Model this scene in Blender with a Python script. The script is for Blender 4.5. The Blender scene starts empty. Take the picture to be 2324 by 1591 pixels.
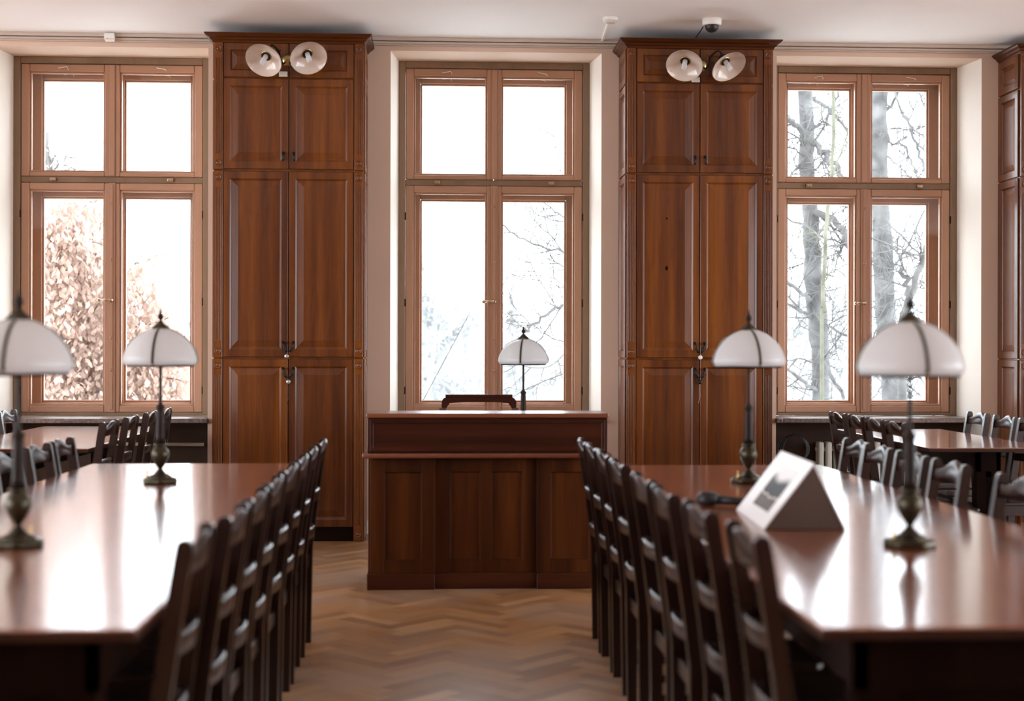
import bpy, bmesh, math, random
from mathutils import Vector, Matrix
random.seed(7)
PI = math.pi
S = bpy.context.scene
COL = S.collection
R = math.radians

# ------------------------------------------------------------------ builder
class MB:
    def __init__(self):
        self.bm = bmesh.new(); self.mi = 0
    def _mark(self, faces, smooth):
        for f in faces:
            f.material_index = self.mi; f.smooth = smooth
    def box(self, lo, hi, bev=0.0, seg=1):
        vs = [self.bm.verts.new((x, y, z)) for x in (lo[0], hi[0]) for y in (lo[1], hi[1]) for z in (lo[2], hi[2])]
        idx = [(0,1,3,2),(4,6,7,5),(0,4,5,1),(2,3,7,6),(0,2,6,4),(1,5,7,3)]
        fs = [self.bm.faces.new([vs[i] for i in q]) for q in idx]
        self._mark(fs, False)
        if bev:
            es = list({e for f in fs for e in f.edges})
            r = bmesh.ops.bevel(self.bm, geom=es, offset=bev, segments=seg, affect='EDGES', profile=.5)
            self._mark(r['faces'], seg > 1)
        return vs
    def rings(self, rings, closed=True, cap0=True, cap1=True, smooth=True):
        rr = [[self.bm.verts.new(p) for p in r] for r in rings]
        n = len(rr[0]); fs = []
        for a, b in zip(rr, rr[1:]):
            for i in range(n if closed else n - 1):
                j = (i + 1) % n
                fs.append(self.bm.faces.new((a[i], a[j], b[j], b[i])))
        self._mark(fs, smooth)
        caps = []
        if cap0: caps.append(self.bm.faces.new(list(reversed(rr[0]))))
        if cap1: caps.append(self.bm.faces.new(rr[-1]))
        self._mark(caps, False)
    def tube(self, path, rad, n=8, smooth=True):
        path = [Vector(p) for p in path]
        if not isinstance(rad, (list, tuple)): rad = [rad] * len(path)
        rings = []; up = None
        for i, p in enumerate(path):
            t = (path[min(i+1, len(path)-1)] - path[max(i-1, 0)])
            if t.length < 1e-9: t = Vector((0,0,1))
            t.normalize()
            if up is None:
                up = Vector((0,0,1)) if abs(t.z) < .9 else Vector((1,0,0))
            a = up - t * up.dot(t)
            if a.length < 1e-6: a = t.orthogonal()
            a.normalize(); b = t.cross(a); up = a
            rings.append([p + (a*math.cos(2*PI*k/n) + b*math.sin(2*PI*k/n)) * rad[i] for k in range(n)])
        self.rings(rings, smooth=smooth)
    def lathe(self, prof, n=32, mat=None, lobes=None, cap0=True, cap1=True):
        rings = []
        for r, z in prof:
            ring = []
            for k in range(n):
                th = 2*PI*k/n
                q = r * (1 + (lobes[1]*math.cos(lobes[0]*th) if lobes else 0))
                v = Vector((q*math.cos(th), q*math.sin(th), z))
                ring.append(mat @ v if mat else v)
            rings.append(ring)
        self.rings(rings, cap0=cap0, cap1=cap1)
    def prism(self, poly, fn, a, b, bev=0):
        r0 = [fn(u, v, a) for u, v in poly]; r1 = [fn(u, v, b) for u, v in poly]
        self.rings([r0, r1], smooth=False)
    def panel(self, x0, x1, z0, z1, loops, fn):
        """concentric rectangles: (inset, depth) pairs; fn maps (u, v, d) to space"""
        rings = []
        for ins, d in loops:
            if isinstance(ins, tuple): ix, ib, it = ins
            else: ix = ib = it = ins
            rings.append([fn(x0+ix, z0+ib, d), fn(x1-ix, z0+ib, d), fn(x1-ix, z1-it, d), fn(x0+ix, z1-it, d)])
        self.rings(rings, smooth=False)
    def sweep_round(self, xs, fy0, fy1, fz0, fz1, rake=lambda z: 0):
        rs = []
        for x in xs:
            a, b, c, d = fy0(x), fy1(x), fz0(x), fz1(x); h = (b-a)/2; m = (a+b)/2
            k0 = rake(c); k1 = rake(d-h*.75)
            rs.append([(x, a+k0, c), (x, b+k0, c)] + [(x, m+k1+h*math.cos(t*PI/6), d-h*.75+h*.75*math.sin(t*PI/6)) for t in range(7)])
        self.rings(rs, smooth=True)
    def sweep(self, xs, fy0, fy1, fz0, fz1):
        """bar along x with varying y and z limits"""
        self.rings([[(x, fy0(x), fz0(x)), (x, fy1(x), fz0(x)), (x, fy1(x), fz1(x)), (x, fy0(x), fz1(x))] for x in xs], smooth=False)
    def build(self, name, mats, parent=None, loc=None, rot=None):
        bmesh.ops.recalc_face_normals(self.bm, faces=self.bm.faces[:])
        me = bpy.data.meshes.new(name); self.bm.to_mesh(me); self.bm.free()
        for m in (mats if isinstance(mats, (list, tuple)) else [mats]): me.materials.append(m)
        o = bpy.data.objects.new(name, me); COL.objects.link(o)
        if parent: o.parent = parent
        if loc: o.location = loc
        if rot: o.rotation_euler = rot
        return o

def tag(o, label=None, cat=None, group=None, kind=None):
    if label: o['label'] = label
    if cat: o['category'] = cat
    if group: o['group'] = group
    if kind: o['kind'] = kind
    return o
def empty(name, loc=(0,0,0), rz=0.0):
    o = bpy.data.objects.new(name, None); COL.objects.link(o)
    o.empty_display_size = .1
    o.location = loc; o.rotation_euler = (0, 0, rz)
    return o
def copy_tree(o, parent=None):
    c = o.copy(); COL.objects.link(c)
    if parent: c.parent = parent
    for ch in list(o.children): copy_tree(ch, c)
    return c

# ------------------------------------------------------------------ materials
def new_mat(name):
    m = bpy.data.materials.new(name); m.use_nodes = True
    nt = m.node_tree; nt.nodes.clear()
    out = nt.nodes.new('ShaderNodeOutputMaterial')
    return m, nt, out
def N(nt, t, **kw):
    n = nt.nodes.new(t)
    for k, v in kw.items():
        if k in n.inputs: n.inputs[k].default_value = v
        else: setattr(n, k, v)
    return n
def principled(nt, out, col=(.8,.8,.8), rough=.5, metal=0, coat=0, spec=.5):
    b = nt.nodes.new('ShaderNodeBsdfPrincipled')
    b.inputs['Base Color'].default_value = (*col, 1)
    b.inputs['Roughness'].default_value = rough
    b.inputs['Metallic'].default_value = metal
    b.inputs['Coat Weight'].default_value = coat
    b.inputs['Coat Roughness'].default_value = .08
    b.inputs['Specular IOR Level'].default_value = spec
    nt.links.new(b.outputs[0], out.inputs[0])
    return b
def plain(name, col, rough=.5, metal=0, var=.06, scale=6, coat=0, bump=0, spec=.5):
    """paint / metal with faint uneven tone"""
    m, nt, out = new_mat(name); b = principled(nt, out, col, rough, metal, coat, spec)
    tc = N(nt, 'ShaderNodeTexCoord'); no = N(nt, 'ShaderNodeTexNoise', Scale=scale, Detail=3.0)
    nt.links.new(tc.outputs['Object'], no.inputs['Vector'])
    rp = N(nt, 'ShaderNodeValToRGB')
    rp.color_ramp.elements[0].position = .3; rp.color_ramp.elements[1].position = .7
    rp.color_ramp.elements[0].color = (*[max(0, c*(1-var)) for c in col], 1)
    rp.color_ramp.elements[1].color = (*[min(1, c*(1+var)) for c in col], 1)
    nt.links.new(no.outputs['Fac'], rp.inputs['Fac']); nt.links.new(rp.outputs[0], b.inputs['Base Color'])
    if bump:
        bp = N(nt, 'ShaderNodeBump', Strength=bump, Distance=.002)
        n2 = N(nt, 'ShaderNodeTexNoise', Scale=scale*40, Detail=2.0)
        nt.links.new(tc.outputs['Object'], n2.inputs['Vector'])
        nt.links.new(n2.outputs['Fac'], bp.inputs['Height']); nt.links.new(bp.outputs[0], b.inputs['Normal'])
    return m
def wood(name, dark, mid, light, axis='Z', rough=.35, coat=0.0, scale=1.0, board=.09, rand=.12, spec=.5, crough=.08):
    """grain streaks along one axis, board-to-board tone, per-object tone"""
    m, nt, out = new_mat(name); b = principled(nt, out, mid, rough, 0, coat, spec)
    b.inputs['Coat Roughness'].default_value = crough
    tc = N(nt, 'ShaderNodeTexCoord'); oi = N(nt, 'ShaderNodeObjectInfo')
    ad = N(nt, 'ShaderNodeVectorMath', operation='ADD')
    mu = N(nt, 'ShaderNodeVectorMath', operation='SCALE'); mu.inputs['Scale'].default_value = 17.0
    cv = N(nt, 'ShaderNodeCombineXYZ')
    for k in range(3): nt.links.new(oi.outputs['Random'], cv.inputs[k])
    nt.links.new(cv.outputs[0], mu.inputs[0])
    nt.links.new(tc.outputs['Object'], ad.inputs[0]); nt.links.new(mu.outputs[0], ad.inputs[1])
    sc = {'X': (.06, 1, 1), 'Y': (1, .06, 1), 'Z': (1, 1, .06)}[axis]
    mp = N(nt, 'ShaderNodeMapping'); mp.inputs['Scale'].default_value = [s*40*scale for s in sc]
    nt.links.new(ad.outputs[0], mp.inputs['Vector'])
    no = N(nt, 'ShaderNodeTexNoise', Scale=1.0, Detail=5.0, Roughness=.6, Distortion=.6)
    nt.links.new(mp.outputs[0], no.inputs['Vector'])
    mp2 = N(nt, 'ShaderNodeMapping'); mp2.inputs['Scale'].default_value = [(.03 if s < .5 else 1)/board for s in sc]
    nt.links.new(ad.outputs[0], mp2.inputs['Vector'])
    n2 = N(nt, 'ShaderNodeTexNoise', Scale=1.0, Detail=1.0)
    nt.links.new(mp2.outputs[0], n2.inputs['Vector'])
    mx = N(nt, 'ShaderNodeMath', operation='MULTIPLY_ADD')
    nt.links.new(n2.outputs['Fac'], mx.inputs[0]); mx.inputs[1].default_value = .9; 
    m3 = N(nt, 'ShaderNodeMath', operation='MULTIPLY_ADD')
    nt.links.new(no.outputs['Fac'], m3.inputs[0]); m3.inputs[1].default_value = .55; m3.inputs[2].default_value = -.225
    nt.links.new(m3.outputs[0], mx.inputs[2])
    m4 = N(nt, 'ShaderNodeMath', operation='MULTIPLY_ADD')
    nt.links.new(oi.outputs['Random'], m4.inputs[0]); m4.inputs[1].default_value = rand; 
    m5 = N(nt, 'ShaderNodeMath', operation='SUBTRACT'); nt.links.new(mx.outputs[0], m5.inputs[0]); m5.inputs[1].default_value = rand*.5
    nt.links.new(m5.outputs[0], m4.inputs[2])
    rp = N(nt, 'ShaderNodeValToRGB'); cr = rp.color_ramp
    cr.elements[0].position = .22; cr.elements[0].color = (*dark, 1)
    cr.elements[1].position = .8; cr.elements[1].color = (*light, 1)
    e = cr.elements.new(.5); e.color = (*mid, 1)
    nt.links.new(m4.outputs[0], rp.inputs['Fac']); nt.links.new(rp.outputs[0], b.inputs['Base Color'])
    bp = N(nt, 'ShaderNodeBump', Strength=.08, Distance=.002)
    nt.links.new(no.outputs['Fac'], bp.inputs['Height']); nt.links.new(bp.outputs[0], b.inputs['Normal'])
    return m

M = {}
M['cab'] = wood('cabinet_wood', (.058,.013,.0013), (.125,.0325,.0028), (.215,.063,.0048), 'Z', .40, .4, 1.0, .1, .16, spec=.3, crough=.16)
M['cabx'] = wood('cabinet_wood_crosswise', (.04,.0095,.0018), (.075,.0185,.003), (.12,.033,.005), 'X', .4, 0, spec=.2)
M['desk'] = wood('desk_wood', (.027,.0066,.0017), (.056,.0145,.003), (.098,.027,.0052), 'Z', .45, 0, 1.0, .12, .12, spec=.12)
M['deskx'] = wood('desk_wood_crosswise', (.022,.005,.002), (.042,.010,.004), (.07,.018,.006), 'X', .4, 0, spec=.16)
M['deskedge'] = wood('desk_edge_wood', (.10,.027,.012), (.15,.044,.02), (.2,.06,.026), 'X', .35, .2)
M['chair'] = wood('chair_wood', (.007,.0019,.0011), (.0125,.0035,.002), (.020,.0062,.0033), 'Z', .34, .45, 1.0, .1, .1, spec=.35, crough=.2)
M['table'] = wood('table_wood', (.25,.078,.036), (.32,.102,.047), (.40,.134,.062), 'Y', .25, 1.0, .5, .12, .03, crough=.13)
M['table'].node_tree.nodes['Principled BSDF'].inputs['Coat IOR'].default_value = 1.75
M['edgeshade'] = wood('shaded_table_edge', (.018,.006,.004), (.025,.009,.0055), (.035,.013,.008), 'Y', .35, .1, .5, .12, .03, spec=.2)  # tabletop sides: shade put into a darker copy of the table wood
M['tabledark'] = wood('table_leg_wood', (.004,.0014,.001), (.006,.002,.0015), (.009,.0034,.0022), 'Z', .35, .05, crough=.15, spec=.03)
M['win'] = wood('window_wood', (.36,.19,.11), (.43,.232,.142), (.49,.27,.168), 'Z', .45, .1, .6, .2, .06)
M['winx'] = wood('window_wood_crosswise', (.36,.19,.11), (.43,.232,.142), (.49,.27,.168), 'X', .45, .1, .6, .2, .06)
M['winframe'] = wood('window_frame_wood', (.185,.113,.064), (.225,.14,.08), (.265,.166,.096), 'Z', .5, .05, .6, .2, .04)
M['wall'] = plain('wall_paint', (.69,.515,.40), .75, var=.03, scale=1.5, bump=.15)
M['reveal'] = plain('reveal_paint', (.86,.81,.73), .75, var=.02, scale=1.5, bump=.1)
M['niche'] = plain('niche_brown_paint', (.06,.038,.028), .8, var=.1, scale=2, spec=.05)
M['ceil'] = plain('ceiling_paint', (.90,.90,.90), .8, var=.015, scale=1.2)
M['trim'] = plain('cornice_paint', (.56,.47,.40), .6, var=.04)
M['stone'] = plain('sill_stone', (.16,.12,.105), .3, var=.45, scale=60)
M['brass'] = plain('aged_brass', (.055,.048,.03), .36, .8, .45, 30)
M['brassb'] = plain('bright_brass', (.62,.45,.2), .3, .9, .2, 20)
M['bronze'] = plain('dark_bronze', (.016,.009,.006), .5, .1, .3, 30, spec=.2)
M['iron'] = plain('black_iron', (.02,.018,.016), .4, .6, .2, 30)
M['steel'] = plain('dull_steel', (.45,.47,.46), .35, .8, .1, 20)
M['white'] = plain('white_plastic', (.8,.78,.74), .4, 0, .02)
M['whitep'] = plain('white_board', (.86,.86,.86), .45, 0, .01)
M['brown_card'] = plain('brown_card', (.085,.055,.04), .7, 0, .06, 3)
M['black'] = plain('black_plastic', (.012,.012,.014), .45, 0, .1)
M['socket'] = plain('black_socket', (.004,.004,.004), .6, 0, 0)
M['radiator'] = plain('radiator_enamel', (.62,.62,.56), .4, 0, .03)
M['darkgap'] = plain('dark_recess_wood', (.012,.005,.0025), .7, 0, .2, spec=.05)
M['string'] = plain('pale_string', (.5,.45,.4), .8, 0, .1)
M['handle'] = plain('window_handle_metal', (.5,.36,.24), .3, .8, .15, 20)

def glass_mat():
    m, nt, out = new_mat('window_glass')
    t = N(nt, 'ShaderNodeBsdfTransparent'); t.inputs[0].default_value = (.985,.99,.985,1)
    g = N(nt, 'ShaderNodeBsdfGlossy'); g.inputs['Roughness'].default_value = .0
    lw = N(nt, 'ShaderNodeLayerWeight'); lw.inputs['Blend'].default_value = .5
    pw = N(nt, 'ShaderNodeMath', operation='POWER'); pw.inputs[1].default_value = 5.0
    nt.links.new(lw.outputs['Facing'], pw.inputs[0])
    ma = N(nt, 'ShaderNodeMath', operation='MULTIPLY_ADD'); ma.inputs[1].default_value = .7; ma.inputs[2].default_value = .03
    nt.links.new(pw.outputs[0], ma.inputs[0])
    mx = N(nt, 'ShaderNodeMixShader')
    nt.links.new(ma.outputs[0], mx.inputs[0]); nt.links.new(t.outputs[0], mx.inputs[1]); nt.links.new(g.outputs[0], mx.inputs[2])
    nt.links.new(mx.outputs[0], out.inputs[0]); return m
M['glass'] = glass_mat()
def opal(name, col, tr):
    m, nt, out = new_mat(name)
    b = nt.nodes.new('ShaderNodeBsdfPrincipled'); b.inputs['Base Color'].default_value = (*col, 1)
    b.inputs['Roughness'].default_value = .12; b.inputs['Specular IOR Level'].default_value = .6
    tl = N(nt, 'ShaderNodeBsdfTranslucent'); tl.inputs[0].default_value = (*col, 1)
    no = N(nt, 'ShaderNodeTexNoise', Scale=8.0)
    ma = N(nt, 'ShaderNodeMath', operation='MULTIPLY_ADD'); ma.inputs[1].default_value = .06; ma.inputs[2].default_value = tr-.03
    nt.links.new(no.outputs['Fac'], ma.inputs[0])
    mx = N(nt, 'ShaderNodeMixShader'); nt.links.new(ma.outputs[0], mx.inputs[0])
    nt.links.new(b.outputs[0], mx.inputs[1]); nt.links.new(tl.outputs[0], mx.inputs[2]); nt.links.new(mx.outputs[0], out.inputs[0])
    return m
M['opal'] = opal('opal_glass', (.94,.96,.965), .68)
M['opal2'] = opal('sconce_glass', (.70,.60,.52), .06)

def parquet_mat():
    m, nt, out = new_mat('parquet_oak'); b = principled(nt, out, (.4,.2,.09), .36, 0, .3)
    b.inputs['Coat Roughness'].default_value = .25
    at = N(nt, 'ShaderNodeAttribute', attribute_name='tone')
    uv = N(nt, 'ShaderNodeUVMap')
    mp = N(nt, 'ShaderNodeMapping'); mp.inputs['Scale'].default_value = (3, 60, 1)
    nt.links.new(uv.outputs[0], mp.inputs[0])
    no = N(nt, 'ShaderNodeTexNoise', Scale=1.0, Detail=4.0, Roughness=.6); nt.links.new(mp.outputs[0], no.inputs['Vector'])
    ma = N(nt, 'ShaderNodeMath', operation='MULTIPLY_ADD'); ma.inputs[1].default_value = .5
    nt.links.new(at.outputs['Fac'], ma.inputs[0])
    m2 = N(nt, 'ShaderNodeMath', operation='MULTIPLY'); m2.inputs[1].default_value = .5
    nt.links.new(no.outputs['Fac'], m2.inputs[0]); nt.links.new(m2.outputs[0], ma.inputs[2])
    rp = N(nt, 'ShaderNodeValToRGB'); cr = rp.color_ramp
    cr.elements[0].position = .12; cr.elements[0].color = (.20,.095,.04,1)
    cr.elements[1].position = .9; cr.elements[1].color = (.62,.36,.17,1)
    e = cr.elements.new(.5); e.color = (.42,.215,.09,1)
    nt.links.new(ma.outputs[0], rp.inputs['Fac'])
    # worn, greyed patches
    tc = N(nt, 'ShaderNodeTexCoord'); n3 = N(nt, 'ShaderNodeTexNoise', Scale=1.6, Detail=3.0)
    nt.links.new(tc.outputs['Object'], n3.inputs['Vector'])
    r2 = N(nt, 'ShaderNodeValToRGB'); r2.color_ramp.elements[0].position = .4; r2.color_ramp.elements[1].position = .68
    nt.links.new(n3.outputs['Fac'], r2.inputs['Fac'])
    mxf = N(nt, 'ShaderNodeMath', operation='MULTIPLY'); mxf.inputs[1].default_value = .6
    nt.links.new(r2.outputs[0], mxf.inputs[0])
    mx = N(nt, 'ShaderNodeMix', data_type='RGBA'); mx.inputs[7].default_value = (.42,.32,.25,1)
    nt.links.new(mxf.outputs[0], mx.inputs[0]); nt.links.new(rp.outputs[0], mx.inputs[6])
    nt.links.new(mx.outputs[2], b.inputs['Base Color'])
    bp = N(nt, 'ShaderNodeBump', Strength=.1, Distance=.002)
    nt.links.new(no.outputs['Fac'], bp.inputs['Height']); nt.links.new(bp.outputs[0], b.inputs['Normal'])
    return m
M['parquet'] = parquet_mat()

# ------------------------------------------------------------------ the room
YW = 10.345            # inner face of the window wall
YF = 10.71             # inner face of the window frames
CEIL = 3.595
XL, XR, YB = -9.2, 10.8, -6.0
WTOP = 3.505; SILL = .84
WIN = [(-2.42, 1), (.425, 2), (3.255, 3)]
RW, FW = .768, .72     # half widths of the reveal at the wall face and at the frame

# floor: herringbone blocks, one mesh
def make_floor():
    w, n = .075, 5; L = w*n
    verts, faces, tones, uvs = [], [], [], []
    c, s = math.cos(PI/4), math.sin(PI/4)
    def addq(x0, y0, x1, y1, horiz):
        g = .0007
        q = [(x0+g, y0+g), (x1-g, y0+g), (x1-g, y1-g), (x0+g, y1-g)]
        p = [((a*c - b*s) + .36, (a*s + b*c)) for a, b in q]
        cx = sum(k[0] for k in p)/4; cy = sum(k[1] for k in p)/4
        if not (-5.0 < cx < 7.0 and 2.0 < cy < 10.9): return
        i = len(verts); verts.extend([(a, b, 0.0) for a, b in p]); faces.append((i, i+1, i+2, i+3))
        tones.append(random.random())
        o = random.random()*50
        uv = [(o, o), (o+L, o), (o+L, o+w), (o, o+w)]
        if not horiz: uv = [uv[0], uv[3], uv[2], uv[1]]
        uvs.extend(uv)
    K = 260
    for y in range(-K, K):
        for m in range(-K//(2*n)-2, K//(2*n)+3):
            x0 = y + 2*n*m
            if abs(x0) < K: addq(x0*w, y*w, (x0+n)*w, (y+1)*w, True)
    for x in range(-K, K):
        for m in range(-K//(2*n)-2, K//(2*n)+3):
            y0 = x - 2*n + 1 + 2*n*m
            if abs(y0) < K: addq(x*w, y0*w, (x+1)*w, (y0+n)*w, False)
    # rest of the floor behind the viewer and the dark base under the blocks
    i = len(verts)
    verts.extend([(XL, YB, -.002), (XR, YB, -.002), (XR, 11.0, -.002), (XL, 11.0, -.002),
                  (XL, YB, -.15), (XR, YB, -.15), (XR, 11.0, -.15), (XL, 11.0, -.15)])
    for q in ((0,1,2,3), (7,6,5,4), (0,4,5,1), (1,5,6,2), (2,6,7,3), (3,7,4,0)):
        faces.append(tuple(i+k for k in q)); tones.append(.5); uvs.extend([(0,0),(4,0),(4,4),(0,4)])
    me = bpy.data.meshes.new('floor'); me.from_pydata(verts, [], faces)
    a = me.attributes.new('tone', 'FLOAT', 'FACE'); a.data.foreach_set('value', tones)
    u = me.uv_layers.new(name='UVMap')
    for k, v in enumerate(uvs): u.data[k].uv = v
    me.materials.append(M['parquet'])
    o = bpy.data.objects.new('floor', me); COL.objects.link(o); tag(o, 'brown herringbone parquet floor', kind='structure')
make_floor()

mb = MB(); mb.box((XL-.3, YB-.3, CEIL), (XR+.3, 11.1, CEIL+.25))
tag(mb.build('ceiling', M['ceil']), 'flat white painted ceiling', kind='structure')
mb = MB(); mb.box((XL, 8.75, CEIL-.022), (XR, 9.215, CEIL+.01), .004)
mb.box((XL, 8.82, CEIL-.034), (XR, 9.14, CEIL-.02), .004)
tag(mb.build('trim_4', M['ceil']), 'shallow white moulding band across the ceiling', kind='structure')

# window wall: piers with splayed reveals, lintel, dark niches under the sills
mb = MB()
edges = [XL-.3]
for cx, _ in WIN: edges += [cx-RW, cx+RW]
edges += [XR+.3]
YO = 11.0
for i in range(0, len(edges), 2):
    a, b = edges[i], edges[i+1]
    da = (RW-FW) if i > 0 else 0; db = (RW-FW) if i < len(edges)-2 else 0
    poly = [(a, YW), (b, YW), (b+db, YF), (b+db, YO), (a-da, YO), (a-da, YF)]
    rings = [[(x, y, z) for x, y in poly] for z in (0, WTOP)]
    vs = [[mb.bm.verts.new(p) for p in r] for r in rings]
    for k in range(6):
        j = (k+1) % 6
        f = mb.bm.faces.new((vs[0][k], vs[0][j], vs[1][j], vs[1][k]))
        f.material_index = 0 if k == 0 else 1
    mb.bm.faces.new(vs[1])
# lintel with wall paint on its face and reveal paint below
lo = (XL-.3, YW, WTOP); hi = (XR+.3, YO, CEIL)
mb.mi = 0; mb.box(lo, hi)
for f in mb.bm.faces:
    if f.normal.z < -.5 or (abs(f.calc_center_median().z - WTOP) < 1e-4 and abs(f.normal.z) > .5): f.material_index = 1
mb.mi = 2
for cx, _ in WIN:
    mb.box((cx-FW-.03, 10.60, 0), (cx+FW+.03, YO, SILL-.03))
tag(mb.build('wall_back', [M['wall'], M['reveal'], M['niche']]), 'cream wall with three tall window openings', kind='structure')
# side and rear walls (outside the picture); side openings are added to let in more daylight
SIDE_FILL = [(-3.9, 1.3), (-1.0, 1.3), (1.9, 1.3), (4.8, 1.3), (7.7, 1.3)]     # centres and half widths of the added side-wall openings
for nm, xa, xb in (('wall_left', XL-.3, XL), ('wall_right', XR, XR+.3)):
    mb = MB(); ys = [YB-.3]
    for c, h in SIDE_FILL: ys += [c-h, c+h]
    ys += [YW+.02]
    for i in range(0, len(ys), 2): mb.box((xa, ys[i], 0), (xb, ys[i+1], CEIL))
    for c, h in SIDE_FILL:
        mb.box((xa, c-h, 0), (xb, c+h, .5)); mb.box((xa, c-h, 3.5), (xb, c+h, CEIL))
    tag(mb.build(nm, M['wall']), 'unseen cream side wall with openings added for extra daylight', kind='structure')
mb = MB(); mb.box((XL, YB-.3, 0), (XR, YB, CEIL))
tag(mb.build('wall_rear', M['cab']), 'wood-panelled rear wall', kind='structure')

# cornice along the window wall
mb = MB()
mb.box((XL, YW-.045, CEIL-.024), (XR, YW, CEIL), .003)
mb.box((XL, YW-.030, CEIL-.046), (XR, YW, CEIL-.028), .003)
mb.box((XL, YW-.018, CEIL-.056), (XR, YW, CEIL-.046), .002)
tag(mb.build('trim_1', M['trim']), 'greyish cornice strip under the ceiling on window wall', kind='structure')
mb = MB()
for a, b in ((-1.652, -.343), (1.193, 2.487), (4.023, XR)):
    mb.box((a, YW-.018, 0), (b, YW, .10), .004)
tag(mb.build('baseboard_back', M['reveal']), 'pale skirting board on the window wall', kind='structure')

# ------------------------------------------------------------------ windows
def frame_rect(mb, x0, x1, z0, z1, wl, wr, wb, wt, y0, y1, bead=.012, chan=.006):
    """a sash: two stiles and two rails with a bead stepping in towards the glass"""
    mb.mi = 0
    mb.box((x0, y0, z0), (x0+wl, y1, z1), chan); mb.box((x1-wr, y0, z0), (x1, y1, z1), chan)
    mb.mi = 1
    mb.box((x0+wl, y0+.0005, z0), (x1-wr, y1-.0005, z0+wb), chan); mb.box((x0+wl, y0+.0005, z1-wt), (x1-wr, y1-.0005, z1), chan)
    ym = y0+.014
    mb.mi = 0
    mb.box((x0+wl, ym, z0+wb), (x0+wl+bead, y1-.004, z1-wt), .003); mb.box((x1-wr-bead, ym, z0+wb), (x1-wr, y1-.004, z1-wt), .003)
    mb.mi = 1
    mb.box((x0+wl+bead, ym, z0+wb), (x1-wr-bead, y1-.004, z0+wb+bead), .003); mb.box((x0+wl+bead, ym, z1-wt-bead), (x1-wr-bead, y1-.004, z1-wt), .003)

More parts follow.
